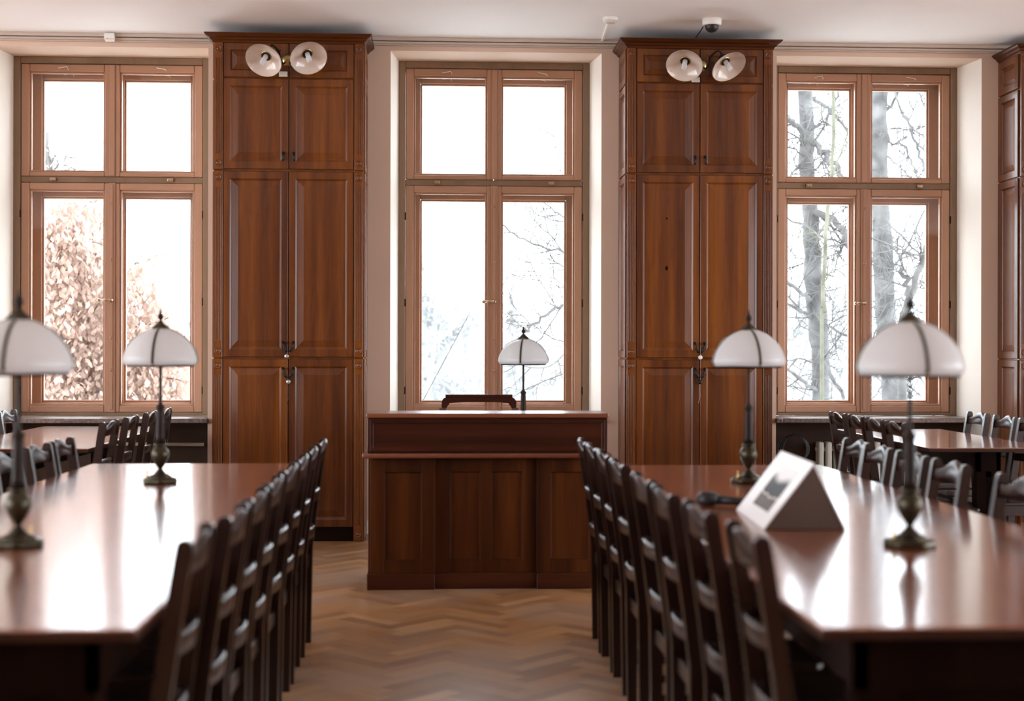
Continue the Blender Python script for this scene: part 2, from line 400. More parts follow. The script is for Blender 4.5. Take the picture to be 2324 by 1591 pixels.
def make_window(cx, num, desc):
    w = empty('window_%d' % num, (cx, YF, 0)); tag(w, desc, kind='structure')
    # outer casing: box lining, then inner rebate
    mb = MB(); y0, y1 = 0, .25
    T, B = WTOP, SILL
    mb.box((-FW, y0, B), (-FW+.05, y1, T), .004); mb.box((FW-.05, y0, B), (FW, y1, T), .004)
    mb.mi = 1
    mb.box((-FW+.05, y0+.0005, T-.05), (FW-.05, y1, T), .004); mb.box((-FW+.05, y0+.0005, B), (FW-.05, y1, B+.022), .004)
    mb.box((-FW+.05, .018, 2.573), (FW-.05, y1, 2.617), .003)
    mb.build('frame', [M['winframe'], M['winframe']], w)
    def sash(name, x0, x1, z0, z1, y0, y1, wl, wr, wb, wt, parent=w):
        mb = MB(); frame_rect(mb, x0, x1, z0, z1, wl, wr, wb, wt, y0, y1)
        o = mb.build(name, [M['win'], M['winx']], parent)
        g = MB(); ym = (y0+y1)/2 + .006
        g.box((x0+wl-.004, ym, z0+wb-.004), (x1-wr+.004, ym+.004, z1-wt+.004))
        g.build('pane', M['glass'], o); return o
    ZU0, ZU1, ZL0, ZL1 = 2.619, 3.453, .864, 2.571
    X1 = .668
    for sgn in (-1, 1):
        a, b = (-X1, -.004) if sgn < 0 else (.004, X1)
        wl, wr = (.062, .052) if sgn < 0 else (.052, .062)
        su = sash('upper_sash', a, b, ZU0, ZU1, .012, .062, wl, wr, .034, .058)
        sl = sash('lower_sash', a, b, ZL0, ZL1, .012, .062, wl, wr, .052, .052)
        ao, bo = (-.655, -.004) if sgn < 0 else (.004, .655)
        wl, wr = (.098, .05) if sgn < 0 else (.05, .098)
        so = sash('outer_upper_sash', ao, bo, 2.60, 3.452, .175, .225, wl, wr, .07, .085)
        sash('outer_lower_sash', ao, bo, .862, 2.58, .175, .225, wl, wr, .075, .098)
        # stay hooks
        for o, yy, zz in ((su, .006, ZU1-.028), (so, .170, 3.452-.045)):
            h = MB(); xx = sgn*.36
            h.tube([(xx-.035, yy, zz+.006*sgn), (xx+.03, yy-.004, zz-.006*sgn), (xx+.04, yy, zz-.016)], .0032, 6)
            h.build('hook', M['white'], o)
        l = MB(); l.box((sgn*.43-.022, -.010, 2.583), (sgn*.43+.022, .017, 2.607), .004, 2); l.box((sgn*.43-.012, -.016, 2.589), (sgn*.43+.016, -.008, 2.598), .002)
        l.build('latch', M['handle'], w)
        for zz in (1.03, 1.69, 2.34):
            h = MB(); h.tube([(sgn*.672, .006, zz-.028), (sgn*.672, .006, zz+.028)], .0065, 8)
            h.build('hinge', M['bronze'], w)
    # closing batten with ridges on the lower sashes, plain batten on the upper pair
    mb = MB(); mb.box((-.026, .0, ZL0), (.026, .0115, ZL1), .004); mb.box((-.012, -.008, ZL0+.02), (.012, .001, ZL1-.01), .004)
    for zz in (1.18, 1.42, 2.0, 2.42):
        mb.lathe([(.0,0), (.011,.001), (.011,.006), (.006,.012), (0,.013)][1:], 12, Matrix.Translation((0, -.007, zz)) @ Matrix.Rotation(R(90), 4, 'X'))
    mb.build('lower_batten', M['win'], w)
    mb = MB(); mb.box((-.022, .0, ZU0+.002), (.022, .0115, ZU1-.004), .005); mb.build('upper_batten', M['win'], w)
    # lever handle
    mb = MB(); z = 1.70
    mb.lathe([(.016,0), (.016,.004), (.010,.010), (.009,.03)], 14, Matrix.Translation((0, -.010, z)) @ Matrix.Rotation(R(90), 4, 'X'))
    mb.tube([(0, -.012, z), (0, -.05, z)], .008, 10)
    mb.tube([(0, -.05, z), (-.03, -.056, z), (-.075, -.058, z-.004)], [.008, .007, .009], 10)
    mb.lathe([(.004,-.014), (.012,-.008), (.014,0), (.012,.008), (.004,.014)], 12, Matrix.Translation((-.08, -.058, z-.004)) @ Matrix.Rotation(R(90), 4, 'Y'))
    mb.build('lever_handle', M['handle'], w)
    # stone sill
    mb = MB(); mb.box((-FW-.004, -.41, SILL-.034), (FW+.004, .0, SILL), .005, 2)
    mb.box((-RW-.005, -.41, SILL-.034), (-FW-.0035, -.366, SILL), .005, 2); mb.box((FW+.0035, -.41, SILL-.034), (RW+.005, -.366, SILL), .005, 2)
    mb.build('window_sill', M['stone'], w)
    return w
make_window(WIN[0][0], 1, 'tall brown wooden double window looking onto orange-leaved tree')
make_window(WIN[1][0], 2, 'tall brown wooden double window behind the reading-room desk')
make_window(WIN[2][0], 3, 'tall brown wooden double window looking onto bare grey trunks')

# ------------------------------------------------------------------ cabinets
def make_cabinet():
    root = empty('tall_cabinet', (0, 0, 0))
    HW, D = .516, .392
    Z = [0.0, 1.277, 2.580, 3.470]
    mb = MB(); mb.box((-HW+.006, .016, .10), (HW-.006, D, 3.48)); mb.box((-HW+.06, .03, 0), (HW-.06, D, .10))
    for z in Z[1:3]:
        mb.box((-HW, .012, z-.004), (HW, D, z+.004))
    mb.build('body', M['cab'], root)
    mb = MB(); mb.box((-.452, .024, 0.0), (.452, .034, .096), .003); mb.build('plinth', M['darkgap'], root)
    # crown
    mb = MB()
    prof = [(-.02, 3.462), (.006, 3.462), (.010, 3.474), (.022, 3.482), (.026, 3.492), (.046, 3.503), (.052, 3.512), (.058, 3.514), (.058, 3.523), (-.02, 3.524)]
    mb.rings([[(-HW-o, D, z), (-HW-o, -.008-o, z), (HW+o, -.008-o, z), (HW+o, D, z)] for o, z in prof], smooth=False)
    mb.build('crown', M['cabx'], root)
    # fluted pilasters with round rosettes
    for s in (-1, 1):
        mb = MB()
        a, b = (-HW, -.454) if s < 0 else (.454, HW)
        for z0, z1 in zip(Z, Z[1:]):
            mb.box((a, -.008, z0+.005), (b, .03, z1-.005), .003)
            for k in range(4):
                x = a + .014 + k*.0113
                mb.box((x-.0034, -.0125, z0+.115), (x+.0034, -.007, z1-.115), .0015)
            for zz in (z0+.05, z1-.05):
                mt = Matrix.Translation(((a+b)/2, -.008, zz)) @ Matrix.Rotation(R(90), 4, 'X')
                mb.lathe([(.024,-.002), (.024,.006), (.019,.007), (.016,.002), (.011,.002), (.008,.007), (.001,.009)], 20, mt, cap0=False)
        mb.build('pilaster', M['cab'], root)
    # side panels
    for s in (-1, 1):
        mb = MB()
        for i, (z0, z1) in enumerate(zip([.0]+Z[1:3], Z[1:3]+[3.214])):
            fn = (lambda u, v, d, s=s: (s*(HW+.012-d), u, v))
            mb.panel(.03, D-.004, z0+.005, z1-.005, [(0, .02), (0, .003), (.003, 0), (.05, 0), (.056, .012), (.06, .016), (.1, .006), (.104, .006)], fn)
        mb.panel(.03, D-.004, 3.219, 3.462, [(0, .02), (0, .003), (.003, 0), (.05, 0), (.056, .012), (.06, .016), (.085, .006), (.09, .006)], fn)
        mb.build('side_panel', M['cab'], root)
    loops = [(0, .018), (0, .003), (.003, 0), ((.044, .050, .050), 0), ((.054, .066, .061), .010), ((.057, .070, .064), .011), ((.102, .115, .109), .0035), ((.104, .117, .111), .0035)]
    floops = [(0, .018), (0, .003), (.003, 0), (.046, 0), (.051, .009), (.055, .012), (.088, .003), (.09, .002)]
    fn = lambda u, v, d: (u, -.004+d, v)
    doors = []
    for s in (-1, 1):
        a, b = (-.449, -.0035) if s < 0 else (.0035, .449)
        mb = MB(); mb.panel(a, b, 3.226, 3.462, floops, fn); mb.build('frieze_panel', M['cab'], root)
        for name, z0, z1 in (('upper_door', 2.590, 3.216), ('middle_door', 1.285, 2.572), ('lower_door', .102, 1.269)):
            mb = MB(); mb.panel(a, b, z0, z1, loops, fn)
            d = mb.build(name, M['cab'], root)
            zz = {'upper_door': 2.70, 'middle_door': 1.385, 'lower_door': 1.205}[name]
            h = MB(); x = s*.036
            h.lathe([(.011,0), (.011,.004), (.006,.008), (.004,.016)], 12, Matrix.Translation((x, -.004, zz)) @ Matrix.Rotation(R(90), 4, 'X'))
            if name == 'upper_door':
                h.tube([(x, -.02, zz+.004), (x, -.026, zz-.02), (x+.003*s, -.026, zz-.045), (x+.004*s, -.022, zz-.058)], [.006,.007,.009,.003], 8)
            else:
                h.tube([(x, -.02, zz+.006), (x-.006*s, -.028, zz-.02), (x-.016*s, -.03, zz-.045), (x-.026*s, -.028, zz-.066)], [.007,.006,.010,.006], 8)
                h.tube([(x-.012*s, -.03, zz-.028), (x+.004*s, -.034, zz-.04)], [.004,.002], 6)
            h.build('handle', M['iron'], d)
    return root
cab = make_cabinet()
cabs = [cab, copy_tree(cab), copy_tree(cab)]
for c, x, lab in zip(cabs, (-1.035, 1.846, 4.672),
        ('tall panelled wooden cabinet between orange-leaf window and desk window',
         'tall panelled wooden cabinet between desk window and bare-trunk window',
         'tall panelled wooden cabinet showing only its side beyond bare-trunk window')):
    c.location = (x, 9.95, 0); tag(c, lab, 'cabinet', 'tall wall cabinets')
# two knots in the boards of the second cabinet
for ch in cabs[1].children:
    if ch.name.startswith('middle_door') and sum(v.co.x for v in ch.data.vertices) < 0:
        mb = MB()
        for (x, z, r, e) in ((-.235, 2.265, .007, 1.0), (-.235, 1.915, .010, 1.6)):
            mb.rings([[(x+r*k*math.cos(t*PI/6), -.0024-.0006*(1-k), z+r*e*k*math.sin(t*PI/6)) for t in range(12)] for k in (1.0, .3)], cap0=False)
        mb.build('knot', M['darkgap'], ch)

# padlocks and strings on the tied handles
def padlock(x, z, kind, label, m1):
    p = empty('padlock', (x, 9.918, z)); tag(p, label, 'padlock', 'locks on the cabinet handles')
    mb = MB(); mb.lathe([(.001,-.009), (.013,-.009), (.015,-.006), (.015,.006), (.013,.009), (.001,.009)], 16, Matrix.Rotation(R(90), 4, 'X'))
    mb.build('lock_body', m1, p)
    mb = MB(); mb.tube([(-.010, 0, .010), (-.011, 0, .024), (-.006, 0, .034), (.006, 0, .034), (.011, 0, .024), (.010, 0, .010)], .0028, 6)
    mb.build('shackle', M['iron'], p)
padlock(-1.043, 1.290, 0, 'small grey lock on middle handles of cabinet beside orange-leaf window', M['steel'])
padlock(-1.030, 1.113, 0, 'small grey lock on lower handles of cabinet beside orange-leaf window', M['steel'])
padlock(1.846, 1.287, 0, 'round pale lock on middle handles of cabinet beside bare-trunk window', M['white'])
padlock(1.844, 1.113, 0, 'small dark lock on lower handles of cabinet beside bare-trunk window', M['iron'])
for x, lab in ((-1.030, 'thin dark string hanging from lower lock of cabinet beside orange-leaf window'), (1.843, 'thin pale string hanging from lower lock of cabinet beside bare-trunk window')):
    mb = MB(); mb.tube([(x, 9.916, 1.098), (x-.002, 9.92, 1.06), (x+.003, 9.925, 1.02), (x-.004, 9.925, .985), (x-.008, 9.925, .965)], .0017, 5)
    tag(mb.build('string', M['string'] if x > 0 else M['iron']), lab, 'string', 'strings on the cabinet locks')
# little white tags
for x, z, lab in ((-1.073, 3.247, 'small white tag below sconce on cabinet beside orange-leaf window'), (1.812, 3.243, 'small white tag below sconce on cabinet beside bare-trunk window')):
    mb = MB(); mb.box((x-.029, 9.929, z-.018), (x+.029, 9.944, z+.018), .002)
    tag(mb.build('tag', M['white']), lab, 'tag', 'white tags on the cabinets')

# ------------------------------------------------------------------ sconces
def axis_mat(center, axis):
    z = Vector(axis).normalized(); q = Vector((0,0,1)).rotation_difference(z)
    return Matrix.Translation(center) @ q.to_matrix().to_4x4()
def make_sconce(cx, shades, label):
    Y0 = 9.946; ZR = 3.345
    r = empty('wall_sconce', (cx, Y0, ZR)); tag(r, label, 'wall lamp', 'two-armed sconces on the cabinets')
    off = Vector((cx, Y0, ZR))
    mb = MB(); mb.lathe([(.046,0), (.046,.006), (.038,.012), (.036,.018), (.024,.024), (.014,.028), (.004,.034)], 24, Matrix.Rotation(R(90), 4, 'X'))
    mb.build('rosette', M['brassb'], r)
    for center, ax in shades:
        c = Vector(center) - off; a = Vector(ax).normalized()
        mt = axis_mat(c, a)      # local z: out of the mouth, z = 0 at the rim
        mb = MB()
        mb.lathe([(.127,0), (.128,-.002), (.118,-.014), (.088,-.040), (.060,-.056), (.040,-.064), (.034,-.066), (.034,-.063), (.042,-.060), (.062,-.052), (.088,-.036), (.116,-.011), (.125,0)], 40, mt, cap0=False, cap1=False)
        sh = mb.build('lamp_shade', M['opal2'], r)
        mb = MB(); mb.lathe([(.033,-.058), (.033,-.10), (.026,-.112), (.012,-.118)], 20, mt); mb.build('socket', M['socket'], r)
        mb = MB(); mb.lathe([(.036,-.070), (.039,-.066), (.037,-.058), (.033,-.057)], 20, mt, cap0=False, cap1=False); mb.build('ring', M['brassb'], r)
        mb = MB(); mb.lathe([(.017,-.060), (.017,-.030), (.013,-.026)], 16, mt)
        pth = [mt @ Vector((.0125*math.cos(t*.55), .0125*math.sin(t*.55), -.024+.0012*t)) for t in range(0, 44)]
        mb.tube(pth, .0058, 7); mb.build('bulb', M['opal'], r)
        e = mt @ Vector((0, 0, -.115)); sx = 1 if c.x > 0 else -1
        mb = MB()
        P0 = Vector((sx*.01, -.012, .0)); pts = [P0, Vector((sx*.026, -.03, -.03)), Vector((sx*.045, -.05, .0)), Vector((sx*.058, -.07, .05)), Vector((e.x*.72+sx*.01, (e.y-.07)/2, max(e.z, .05)+.035)), Vector((e.x*.94, e.y*.9, e.z+.03)), e]
        sm = []
        for i in range(len(pts)-1):
            p0, p1, p2, p3 = pts[max(i-1,0)], pts[i], pts[i+1], pts[min(i+2, len(pts)-1)]
            for k in range(6):
                t = k/6
                sm.append(.5*((2*p1)+(p2-p0)*t+(2*p0-5*p1+4*p2-p3)*t*t+(3*p1-p0-3*p2+p3)*t**3))
        sm.append(e); mb.tube(sm, .0062, 8); mb.build('arm', M['bronze'], r)
make_sconce(-1.042, [((-1.188, 9.76, 3.303), (-.22,-.74,-.70)), ((-.881, 9.76, 3.322), (.25,-.74,-.70))], 'two-armed sconce with white glass shades on cabinet beside orange-leaf window')
make_sconce(1.850, [((1.700, 9.76, 3.304), (-.24,-.74,-.76)), ((2.013, 9.76, 3.299), (.34,-.58,-.78))], 'two-armed sconce with white glass shades on cabinet beside bare-trunk window')

# ------------------------------------------------------------------ reading tables
def make_table(x0, x1, y0, y1, label, inset=.09, mid=False):
    t = empty('reading_table', ((x0+x1)/2, (y0+y1)/2, 0)); tag(t, label, 'table', 'long reading tables')
    hx, hy = (x1-x0)/2, (y1-y0)/2
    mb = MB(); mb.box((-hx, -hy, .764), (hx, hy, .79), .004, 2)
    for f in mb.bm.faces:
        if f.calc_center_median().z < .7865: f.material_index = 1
    mb.build('tabletop', [M['table'], M['edgeshade']], t)
    ax, ay = hx-inset, hy-.06
    mb = MB()
    mb.box((-ax, -ay, .65), (-ax+.025, ay, .764)); mb.box((ax-.025, -ay, .65), (ax, ay, .764))
    mb.box((-ax, -ay, .65), (ax, -ay+.025, .764)); mb.box((-ax, ay-.025, .65), (ax, ay, .764))
    mb.build('apron', M['tabledark'], t)
    L = .085
    for sx in (-1, 1):
        for sy in (-1, 1):
            mb = MB(); a = sx*(ax-L/2-.002); b = sy*(ay-L/2-.002)
            mb.rings([[(a+dx*k, b+dy*k, z) for dx, dy in ((-L/2,-L/2),(L/2,-L/2),(L/2,L/2),(-L/2,L/2))] for z, k in ((0,.72), (.62,1.0), (.764,1.0))], smooth=False)
            mb.build('leg', M['tabledark'], t)
    for sy in (-1, 1):
        mb = MB(); mb.box((-ax+L, sy*(ay-.045)-.012, .03), (ax-L, sy*(ay-.045)+.012, .655)); mb.build('end_panel', M['tabledark'], t)  # added dark board standing in for the shade under the table end
    if mid:
        mb = MB(); mb.box((-.05, -.05, 0), (.05, .05, .66), .004); mb.build('leg', M['tabledark'], t)
        mb = MB(); mb.box((-ax+.02, -.04, .66), (ax-.02, .04, .764)); mb.build('crossbeam', M['tabledark'], t)
    return t
make_table(-1.655, -.596, 2.86, 6.93, 'long reddish table bearing two lamps and nothing else', mid=True)
make_table(.770, 1.845, 2.815, 6.78, 'long reddish table with white triangular stand on it', mid=True)
make_table(-2.78, -1.925, 7.96, 10.22, 'shorter table standing under the orange-leaf window', inset=.36)
make_table(2.78, 3.52, 7.92, 9.80, 'shorter table standing under the bare-trunk window', inset=.30)

# ------------------------------------------------------------------ chairs
def make_chair():
    r = empty('library_chair', (0,0,0))
    m = M['chair']; W = .172; PW = .031
    def yb(z): return 0.0 if z < .44 else -.068*((z-.44)/.49)**1.15
    for s in (-1, 1):   # rear leg running up into the back post
        mb = MB(); x0, x1 = (s*W, s*(W-PW)) if s < 0 else (W-PW, W)
        rings = []
        for z, dp in ((0,.034), (.2,.039), (.44,.043), (.6,.041), (.75,.040), (.88,.039), (.912,.039), (.924,.034), (.931,.024), (.933,.012)):
            y = yb(min(z, .912)) + (.039-dp)*.5*(z > .912) - .007*min(1, z/.44); q = .004*(z > .9)*(z-.9)/.03; rings.append([(x0+q, y, z), (x1-q, y, z), (x1-q, y+dp, z), (x0+q, y+dp, z)])
        mb.rings(rings, smooth=False)
        mb.build('leg', m, r)
    for s in (-1, 1):
        mb = MB(); x0, x1 = (-W, -W+.034) if s < 0 else (W-.034, W)
        mb.rings([[(x0, .325-k, z), (x1, .325-k, z), (x1, .36, z), (x0, .36, z)] for z, k in ((0,-.008), (.43,0))], smooth=False)
        mb.build('leg', m, r)
    I = W-PW+.002; n = 16
    xs = [-I + 2*I*k/n for k in range(n+1)]
    cv = lambda x: -.020*(1-(x/I)**2)
    def ztop(x):
        u = abs(x)/I
        return .899 + .036*(.5+.5*math.cos(PI*min(1, u/.8))) + (.006*(u-.8)/.2 if u > .8 else 0)
    zb = lambda x: .850 + .006*math.cos(PI*x/(2*I))
    mb = MB(); mb.sweep_round(xs, lambda x: yb(.89)+.004+cv(x), lambda x: yb(.89)+.027+cv(x), zb, ztop, lambda z: yb(z)-yb(.89)); mb.build('crest_rail', m, r)
    for z0, z1 in ((.672, .722), (.505, .553)):
        mb = MB(); y = yb((z0+z1)/2)
        mb.sweep_round(xs, lambda x: y+.003+cv(x), lambda x: y+.027+cv(x), lambda x: z0, lambda x: z1 - .004*(x/I)**2, lambda z: yb(z)-y); mb.build('back_slat', m, r)
    mb = MB(); mb.box((-I, .008, .355), (I, .030, .405), .003); mb.build('rear_rail', m, r)
    mb = MB()
    sr = [(-W, .042), (W, .042), (W+.004, .36), (W-.01, .378), (-W+.01, .378), (-W-.004, .36)]
    mb.rings([[(x*k, (y-.2)*k+.2, z) for x, y in sr] for z, k in ((.430, .97), (.434, 1), (.446, 1), (.450, .97), (.447, .8))], smooth=False); mb.build('seat', m, r)
    mb = MB(); mb.box((-I-.004, .333, .37), (I+.004, .353, .43), .002)
    for s in (-1, 1): mb.box((s*(W-.012)-.009, .038, .37), (s*(W-.012)+.009, .328, .43), .002)
    mb.build('seat_frame', m, r)
    for s in (-1, 1):
        mb = MB(); mb.box((s*(W-.018)-.008, .028, .15), (s*(W-.018)+.008, .330, .178), .002); mb.build('stretcher', m, r)
    return r
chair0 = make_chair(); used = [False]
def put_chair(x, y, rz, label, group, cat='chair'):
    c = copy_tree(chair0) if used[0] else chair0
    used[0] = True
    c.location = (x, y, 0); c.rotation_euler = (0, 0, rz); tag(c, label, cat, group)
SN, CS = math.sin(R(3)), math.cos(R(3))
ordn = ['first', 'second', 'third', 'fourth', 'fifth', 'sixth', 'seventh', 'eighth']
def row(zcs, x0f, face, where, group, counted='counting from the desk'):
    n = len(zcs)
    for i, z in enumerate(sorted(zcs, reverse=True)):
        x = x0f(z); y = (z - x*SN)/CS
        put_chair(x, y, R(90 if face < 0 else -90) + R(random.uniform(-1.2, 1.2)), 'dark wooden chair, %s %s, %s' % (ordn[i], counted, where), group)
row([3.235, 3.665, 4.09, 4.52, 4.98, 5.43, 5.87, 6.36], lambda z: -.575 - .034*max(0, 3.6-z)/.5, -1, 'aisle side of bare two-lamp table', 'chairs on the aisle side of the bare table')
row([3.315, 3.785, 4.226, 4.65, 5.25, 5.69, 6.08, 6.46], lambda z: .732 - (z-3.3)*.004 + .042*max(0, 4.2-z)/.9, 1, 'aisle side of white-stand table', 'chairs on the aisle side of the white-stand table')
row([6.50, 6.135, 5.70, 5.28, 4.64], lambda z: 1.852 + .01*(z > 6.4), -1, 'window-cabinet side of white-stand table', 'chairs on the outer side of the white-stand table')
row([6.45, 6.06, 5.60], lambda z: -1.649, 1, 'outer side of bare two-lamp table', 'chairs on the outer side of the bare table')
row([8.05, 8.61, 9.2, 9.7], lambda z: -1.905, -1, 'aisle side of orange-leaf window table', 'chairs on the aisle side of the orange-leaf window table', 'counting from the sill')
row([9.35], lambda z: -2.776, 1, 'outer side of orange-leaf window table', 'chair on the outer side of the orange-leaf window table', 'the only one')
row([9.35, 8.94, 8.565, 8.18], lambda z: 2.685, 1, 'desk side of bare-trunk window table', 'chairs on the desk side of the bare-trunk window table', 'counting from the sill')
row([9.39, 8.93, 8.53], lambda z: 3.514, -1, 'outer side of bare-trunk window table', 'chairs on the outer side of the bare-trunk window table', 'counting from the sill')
for o in bpy.data.objects:
    if o.get('label', '').endswith('the only one, outer side of orange-leaf window table'): o['label'] = 'lone dark wooden chair on outer side of orange-leaf window table'

# ------------------------------------------------------------------ table lamps
def make_lamp():
    r = empty('table_lamp', (0,0,0))
    mb = MB()
    mb.lathe([(.066,0), (.070,.003), (.070,.016), (.064,.021), (.050,.023)], 48, lobes=(6, .05))
    mb.lathe([(.050,.022), (.044,.030), (.030,.035), (.020,.044), (.010,.056), (.008,.062)], 32, lobes=(8, .03))
    mb.build('base', M['brass'], r)
    mb = MB(); mb.lathe([(.0085,.060), (.012,.066), (.024,.084), (.035,.108), (.037,.120), (.033,.136), (.024,.148), (.022,.152), (.027,.155), (.028,.160), (.024,.164)], 32)
    mb.build('urn', M['brass'], r)
    mb = MB(); mb.lathe([(.021,.162), (.018,.19), (.0165,.23), (.0155,.29), (.0135,.302), (.018,.310), (.018,.316), (.010,.324), (.0066,.334), (.0062,.50), (.0062,.65)], 20)
    mb.build('stem', M['bronze'], r)
    for k in range(2):
        mb = MB(); a = R(200 + 130*k); mb.lathe([(.006,.020), (.006,.030), (.003,.034), (.003,.046), (.0045,.048), (.004,.052)], 10, Matrix.Translation((.052*math.cos(a), .052*math.sin(a), 0)))
        mb.build('switch', M['brassb'], r)
    # dome of bent opal panels
    mb = MB()
    prof = [(.131,.489), (.146,.494), (.1505,.505), (.1475,.522), (.140,.545), (.128,.567), (.112,.588), (.092,.607), (.068,.623), (.042,.634), (.022,.639)]
    mb.lathe(prof + [(p[0]-.003, p[1]-.004) for p in reversed(prof)], 64, lobes=(4, -.018), cap0=False, cap1=False)
    sh = mb.build('lamp_shade', M['opal'], r)
    mb = MB(); mb.lathe([(.1255,.480), (.134,.480), (.137,.485), (.134,.492), (.1255,.492), (.1255,.480)], 48, cap0=False, cap1=False); mb.build('shade_rim', M['bronze'], r)
    for k in range(4):
        a = R(45 + 90*k); mb = MB(); ca, sa = math.cos(a), math.sin(a); rings = []
        for rad, z in prof:
            rr = rad*1.018
            c1 = Vector((rr*ca, rr*sa, z)); t = Vector((-sa, ca, 0)); o = Vector((ca, sa, .5)).normalized()
            h = .0058
            rings.append([c1 - t*h - o*.002, c1 + t*h - o*.002, c1 + t*h*.6 + o*.003, c1 - t*h*.6 + o*.003])
        mb.rings(rings, smooth=False); mb.build('strap', M['brass'], r)
    mb = MB(); mb.lathe([(.030,.634), (.034,.637), (.030,.643), (.023,.650), (.012,.660), (.007,.668)], 32, lobes=(8, .12)); mb.build('cap', M['brass'], r)
    mb = MB(); mb.lathe([(.006,.664), (.005,.672), (.012,.680), (.0135,.687), (.010,.695), (.0045,.702), (.006,.707), (.003,.713), (.001,.724)], 16); mb.build('finial', M['bronze'], r)
    return r
lamp0 = make_lamp(); first = True
for (x, y, z, a, lab) in ((-1.174, 4.06, .79, -15.5, 'brass lamp with white dome on bare table, the end farther from the desk'),
                    (-1.140, 5.93, .79, -12, 'brass lamp with white dome on bare table, end beside the desk'),
                    (1.296, 5.87, .79, 18, 'brass lamp with white dome on white-stand table, behind the stand'),
                    (1.339, 3.97, .79, 18, 'brass lamp with white dome on white-stand table, in front of the stand'),
                    (.520, 8.60, .767, -7, 'brass lamp with white dome rising behind the desk counter')):
    l = lamp0 if first else copy_tree(lamp0); first = False
    # turn the strap towards the viewer, then by its own small angle
    face = math.atan2(0 - y, 0 - x)
    l.location = (x, y, z); l.rotation_euler = (0, 0, face - R(45) + R(a)); tag(l, lab, 'table lamp', 'brass reading lamps with white domes')

# ------------------------------------------------------------------ desk
def make_desk():
    d = empty('reception_desk', (.282, 7.96, 0)); tag(d, 'dark wooden reception desk with raised counter in front of middle window', 'desk')
    hw = .655
    fn = lambda u, v, dd: (u, dd, v)
    # front: side bays stand forward, the middle bay sits back
    s1, s2 = -.292, .277
    mb = MB()
    for a, b, y in ((-.672, s1, -.012), (s1, s2, .010), (s2, .672, -.012)):
        mb.box((a, y, 0), (b, .10, .088), .004)
    mb.build('plinth', M['deskx'], d)
    mb = MB()
    mb.box((-hw, .05, .088), (hw, .70, .725)); mb.box((-hw, .70, 0), (hw, .72, .725)); mb.box((-hw, .10, 0), (hw, .70, .088))
    mb.build('carcass', M['desk'], d)
    def bay(a, b, y, panels, zl=.165, zh=.655):
        mb = MB(); t = .03
        xs = [a] + [e for p in panels for e in p] + [b]
        for i in range(0, len(xs), 2): mb.box((xs[i], y, .088), (xs[i+1], y+t, .735), .002)
        for p in panels:
            mb.box((p[0], y+.001, .088), (p[1], y+t, zl), .002); mb.box((p[0], y+.001, zh), (p[1], y+t, .735), .002)
        mb.build('front_frame', M['desk'], d)
        for p in panels:
            q = MB(); q.panel(p[0]+.001, p[1]-.001, zl+.001, zh-.001, [(0, y+.045), (0, y+.004), (.004, y+.012), (.008, y+.013)], fn)
            q.build('front_panel', M['desk'], d)
    bay(-hw, s1, .0, [(-.575, -.368)])
    bay(s1, s2, .022, [(-.208, -.040), (.022, .196)])
    bay(s2, hw, .0, [(.355, .570)])
    for s in (-1, 1):
        mb = MB(); x = s*hw
        mb.box((x-.004 if s > 0 else x-.012, .03, .088), (x+.012 if s > 0 else x+.004, .70, .735), .002); mb.build('side_panel', M['desk'], d)
    mb = MB(); mb.box((-.697, -.08, .738), (.692, .76, .765), .009, 3); mb.build('worktop', M['deskedge'], d)
    mb = MB(); mb.box((-.668, -.045, .765), (.668, -.02, .962), .003)
    mb.box((-.668, -.02, .765), (-.643, .25, .962), .003); mb.box((.643, -.02, .765), (.668, .25, .962), .003)
    mb.build('counter_front', M['deskx'], d)
    mb = MB(); mb.panel(-.655, .655, .775, .952, [(0, -.03), (0, -.049), (.003, -.051), (.018, -.051), (.022, -.047)], fn); mb.build('counter_panel', M['deskx'], d)
    mb = MB(); mb.box((-.676, -.065, .962), (.674, .275, .987), .006, 2); mb.build('counter_top', M['deskedge'], d)
make_desk()

# chair behind the desk
c = empty('armchair', (.271, 9.22, 0)); tag(c, 'dark wooden armchair with curved top rail behind the desk', 'chair')
md = M['deskx']
mb = MB()
def bend(t): return -.0
for s in (-1, 1):
    mb = MB(); mb.tube([(s*.225, -.0, 0), (s*.225, 0, .45), (s*.232, .03, .80), (s*.236, .045, .96)], [.020,.024,.022,.022], 4, smooth=False); mb.build('leg', md, c)
    mb = MB(); mb.tube([(s*.225, -.46, 0), (s*.225, -.46, .44), (s*.225, -.45, .66)], [.018,.022,.02], 4, smooth=False); mb.build('leg', md, c)
    mb = MB(); mb.box((s*.235-.025, -.48, .655), (s*.235+.025, .03, .685), .008, 2); mb.build('armrest', md, c)
mb = MB()
path = [(-.236, .045, .95), (-.236, .045, 1.00), (-.226, .046, 1.022), (-.205, .047, 1.030)] 
xs = [-.243, -.238, -.228, -.212, -.19, -.1, 0, .1, .19, .212, .228, .238, .243]
zt = {.243: 1.000, .238: 1.012, .228: 1.024, .212: 1.031, .19: 1.032, .1: 1.032, 0: 1.032}
zl = {.243: .955, .238: .955, .228: .955, .212: .96, .19: .992, .1: .998, 0: .998}
mb.sweep(xs, lambda x: .03, lambda x: .062, lambda x: zl[abs(x)], lambda x: zt[abs(x)])
mb.box((-.218, .026, 1.028), (.218, .066, 1.048), .003)
mb.build('top_rail', md, c)
mb = MB(); mb.box((-.215, .012, .62), (.215, .032, .68), .004); mb.build('lower_rail', md, c)
mb = MB(); mb.box((-.200, .020, .675), (.200, .034, .905), .004); mb.build('back_panel', md, c)
mb = MB(); mb.box((-.245, -.48, .43), (.245, .02, .46), .01, 2); mb.build('seat', md, c)

